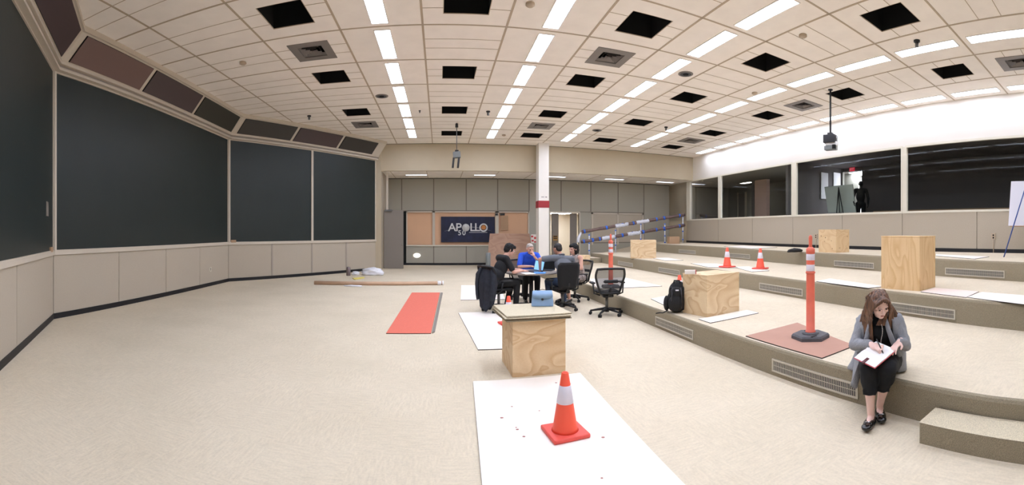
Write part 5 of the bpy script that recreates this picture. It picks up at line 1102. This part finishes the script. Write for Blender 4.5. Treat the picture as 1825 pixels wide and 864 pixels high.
# shoes: black ballet flats with a bow
for a, t_ in ((anR, toR), (anL, toL)):
    d = (t_-a); d.z = 0; d.normalize(); x = V3(-d.y, d.x, 0); h0 = a-d*.03; Ln = (V3(t_.x, t_.y, 0)-V3(h0.x, h0.y, 0)).length+.035
    rings = []
    for k in range(13):
        s = k/12; c = V3(h0.x, h0.y, 0)+d*(Ln*s*.94-.02); wd = .030+.018*sin(pi*min(1, s*.9+.1))-(.022 if k == 12 else 0)-(.010 if k == 0 else 0); top = (.058 if s < .12 else .048 if s < .45 else .055 if s < .8 else .045 if s < .95 else .03)
        rings.append([c+x*(wd*cos(q)*(1.08 if sin(q) < 0 else 1))+V3(0, 0, .001+(top/2)*(1+sin(q))) for q in [2*pi*i/16 for i in range(16)]])
    m = MB(); m.ring(rings, 'shoe_black'); m.ball(V3(h0.x, h0.y, 0)+d*(Ln*.80)+V3(0, 0, .034), (.042, .05, .026), 'shoe_black', basis(x, d, V3(0, 0, 1))); sh = m.build('ballet_flat', W)
    # opening of the shoe shows the foot
    c = V3(h0.x, h0.y, 0)+d*(Ln*.66); m = MB(); T = basis(x, d, V3(0, 0, 1)); T.translation = c+V3(0, 0, .058)
    for q in (-1, 1): m.tube([T @ V3(0, 0, 0), T @ V3(q*.012, .006, .006), T @ V3(q*.024, .0, .004), T @ V3(q*.012, -.006, .006), T @ V3(0, 0, 0)], .003, 'silver', 6)
    m.build('bow', sh)
# hair: long locks remeshed into one mass
pr = []; rr = random.Random(5); TT = lambda *a: HC+HH @ Vector(a)
pr += [('e', TT(0, -.025, .035), (.087, .098, .088), HH.to_4x4()), ('e', TT(0, -.06, -.03), (.080, .06, .09), HH.to_4x4())]
def lock(path, r0, r1):
    n = len(path)
    for i in range(n-1): a = r0+(r1-r0)*i/(n-1); b = r0+(r1-r0)*(i+1)/(n-1); pr.append(('c', path[i], path[i+1], a, b))
part = TT(.005, .035, .112)
for i in range(17):          # her right side, in front of the shoulder
    s = i/16; a = TT(.005+.006*s, .07-.13*s, .108-.02*s); b = TT(.062+.012*s, .070-.12*s, .062); c = TT(.090+.008*s, .045-.10*s, -.01)
    e = V3(.055+.125*s+rr.uniform(-.01, .01), .275-.11*s, .80-.02*s); f2 = V3(.035+.13*s+rr.uniform(-.02, .02), .285-.12*s, .60+.04*rr.random()+.07*s)
    lock([a, b, c, lerp(c, e, .5)+V3(.01*sin(i*2), .0, .0), e, lerp(e, f2, .5)+V3(.012*sin(i*1.7), .008, 0), f2], .0145, .006)
for i in range(15):          # her left side, over the far shoulder
    s = i/14; a = TT(-.005, .07-.13*s, .108-.02*s); b = TT(-.060-.014*s, .066-.12*s, .062); c = TT(-.088-.008*s, .040-.10*s, -.01)
    e = V3(-.085-.075*s+rr.uniform(-.01, .01), .235-.10*s, .83); f2 = V3(-.09-.075*s+rr.uniform(-.015, .015), .235-.10*s, .70+.04*rr.random()); lock([a, b, c, lerp(c, e, .5), e, f2], .014, .006)
for i in range(12):          # back
    s = i/11; a = TT(.05-.1*s, -.06, .09); c = TT(.075-.15*s, -.11, -.0); e = V3(.13-.26*s, .03, .82); f2 = V3(.15-.28*s, .0, .66+.03*rr.random()); lock([a, c, e, f2], .018, .010)
for i in range(6): s = i/5; lock([TT(-.055, .04, -.05), V3(-.07+.06*s, .27, .84-.02*s), V3(-.055+.07*s, .285, .775)], .012, .005)
o = blobmesh('hair', pr, 'hair_brown', W, .0052, 1)
for v in o.data.vertices: v.co += v.normal*(noise.noise(Vector((v.co.x*90, v.co.y*90, v.co.z*9)))*.0032)
# notebook and pen
nt_ = thing('notebook', "open notebook with white pages and a pink cover on the woman's lap", 'notebook', Matrix.Translation(W.location) @ Matrix.Rotation(W.rotation_euler.z, 4, 'Z') @ bO, W.rotation_euler.z)
Tn = basis(bX, bY, bN); hwb = bXv.length/2; hb = .105
for s in (-1, 1):
    m = MB(); m.cbox((s*(hwb/2+.001), 0, 0), (hwb, hb*2+.008, .006), 'book_cover', None, .002); o = m.build('cover', nt_); o.matrix_local = Tn
    m = MB(); rings = []
    for k in range(9):
        x = (hwb-.004)*k/8; z = .004+.010*sin(pi*min(1, k/8))**.7*(1-k/9); rings.append([V3(s*x, -hb, .003), V3(s*x, hb, .003), V3(s*x, hb, z+.003), V3(s*x, -hb, z+.003)])
    m.ring(rings, 'book_page', smooth=False); o = m.build('pages', nt_); o.matrix_local = Tn
m = MB(); m.cbox((hwb-.022, -.005, .012), (.075, .026, .005), 'book_clasp', None, .0022); m.cbox((hwb+.006, -.005, .004), (.008, .026, .016), 'book_clasp', None, .002); o = m.build('clasp', nt_); o.matrix_local = Tn
Wm = Matrix.Translation(W.location) @ Matrix.Rotation(W.rotation_euler.z, 4, 'Z')
m = MB(); a, b = Wm @ pen0, Wm @ pen1; o_ = a.copy(); m.tube([V3(0, 0, 0), (b-a)*.08, (b-a)], [.0015, .0048, .0048], 'black_metal', 10); p_ = m.build('pen', loc=o_); tag(p_, 'black pen in the seated woman\'s writing hand', 'pen')
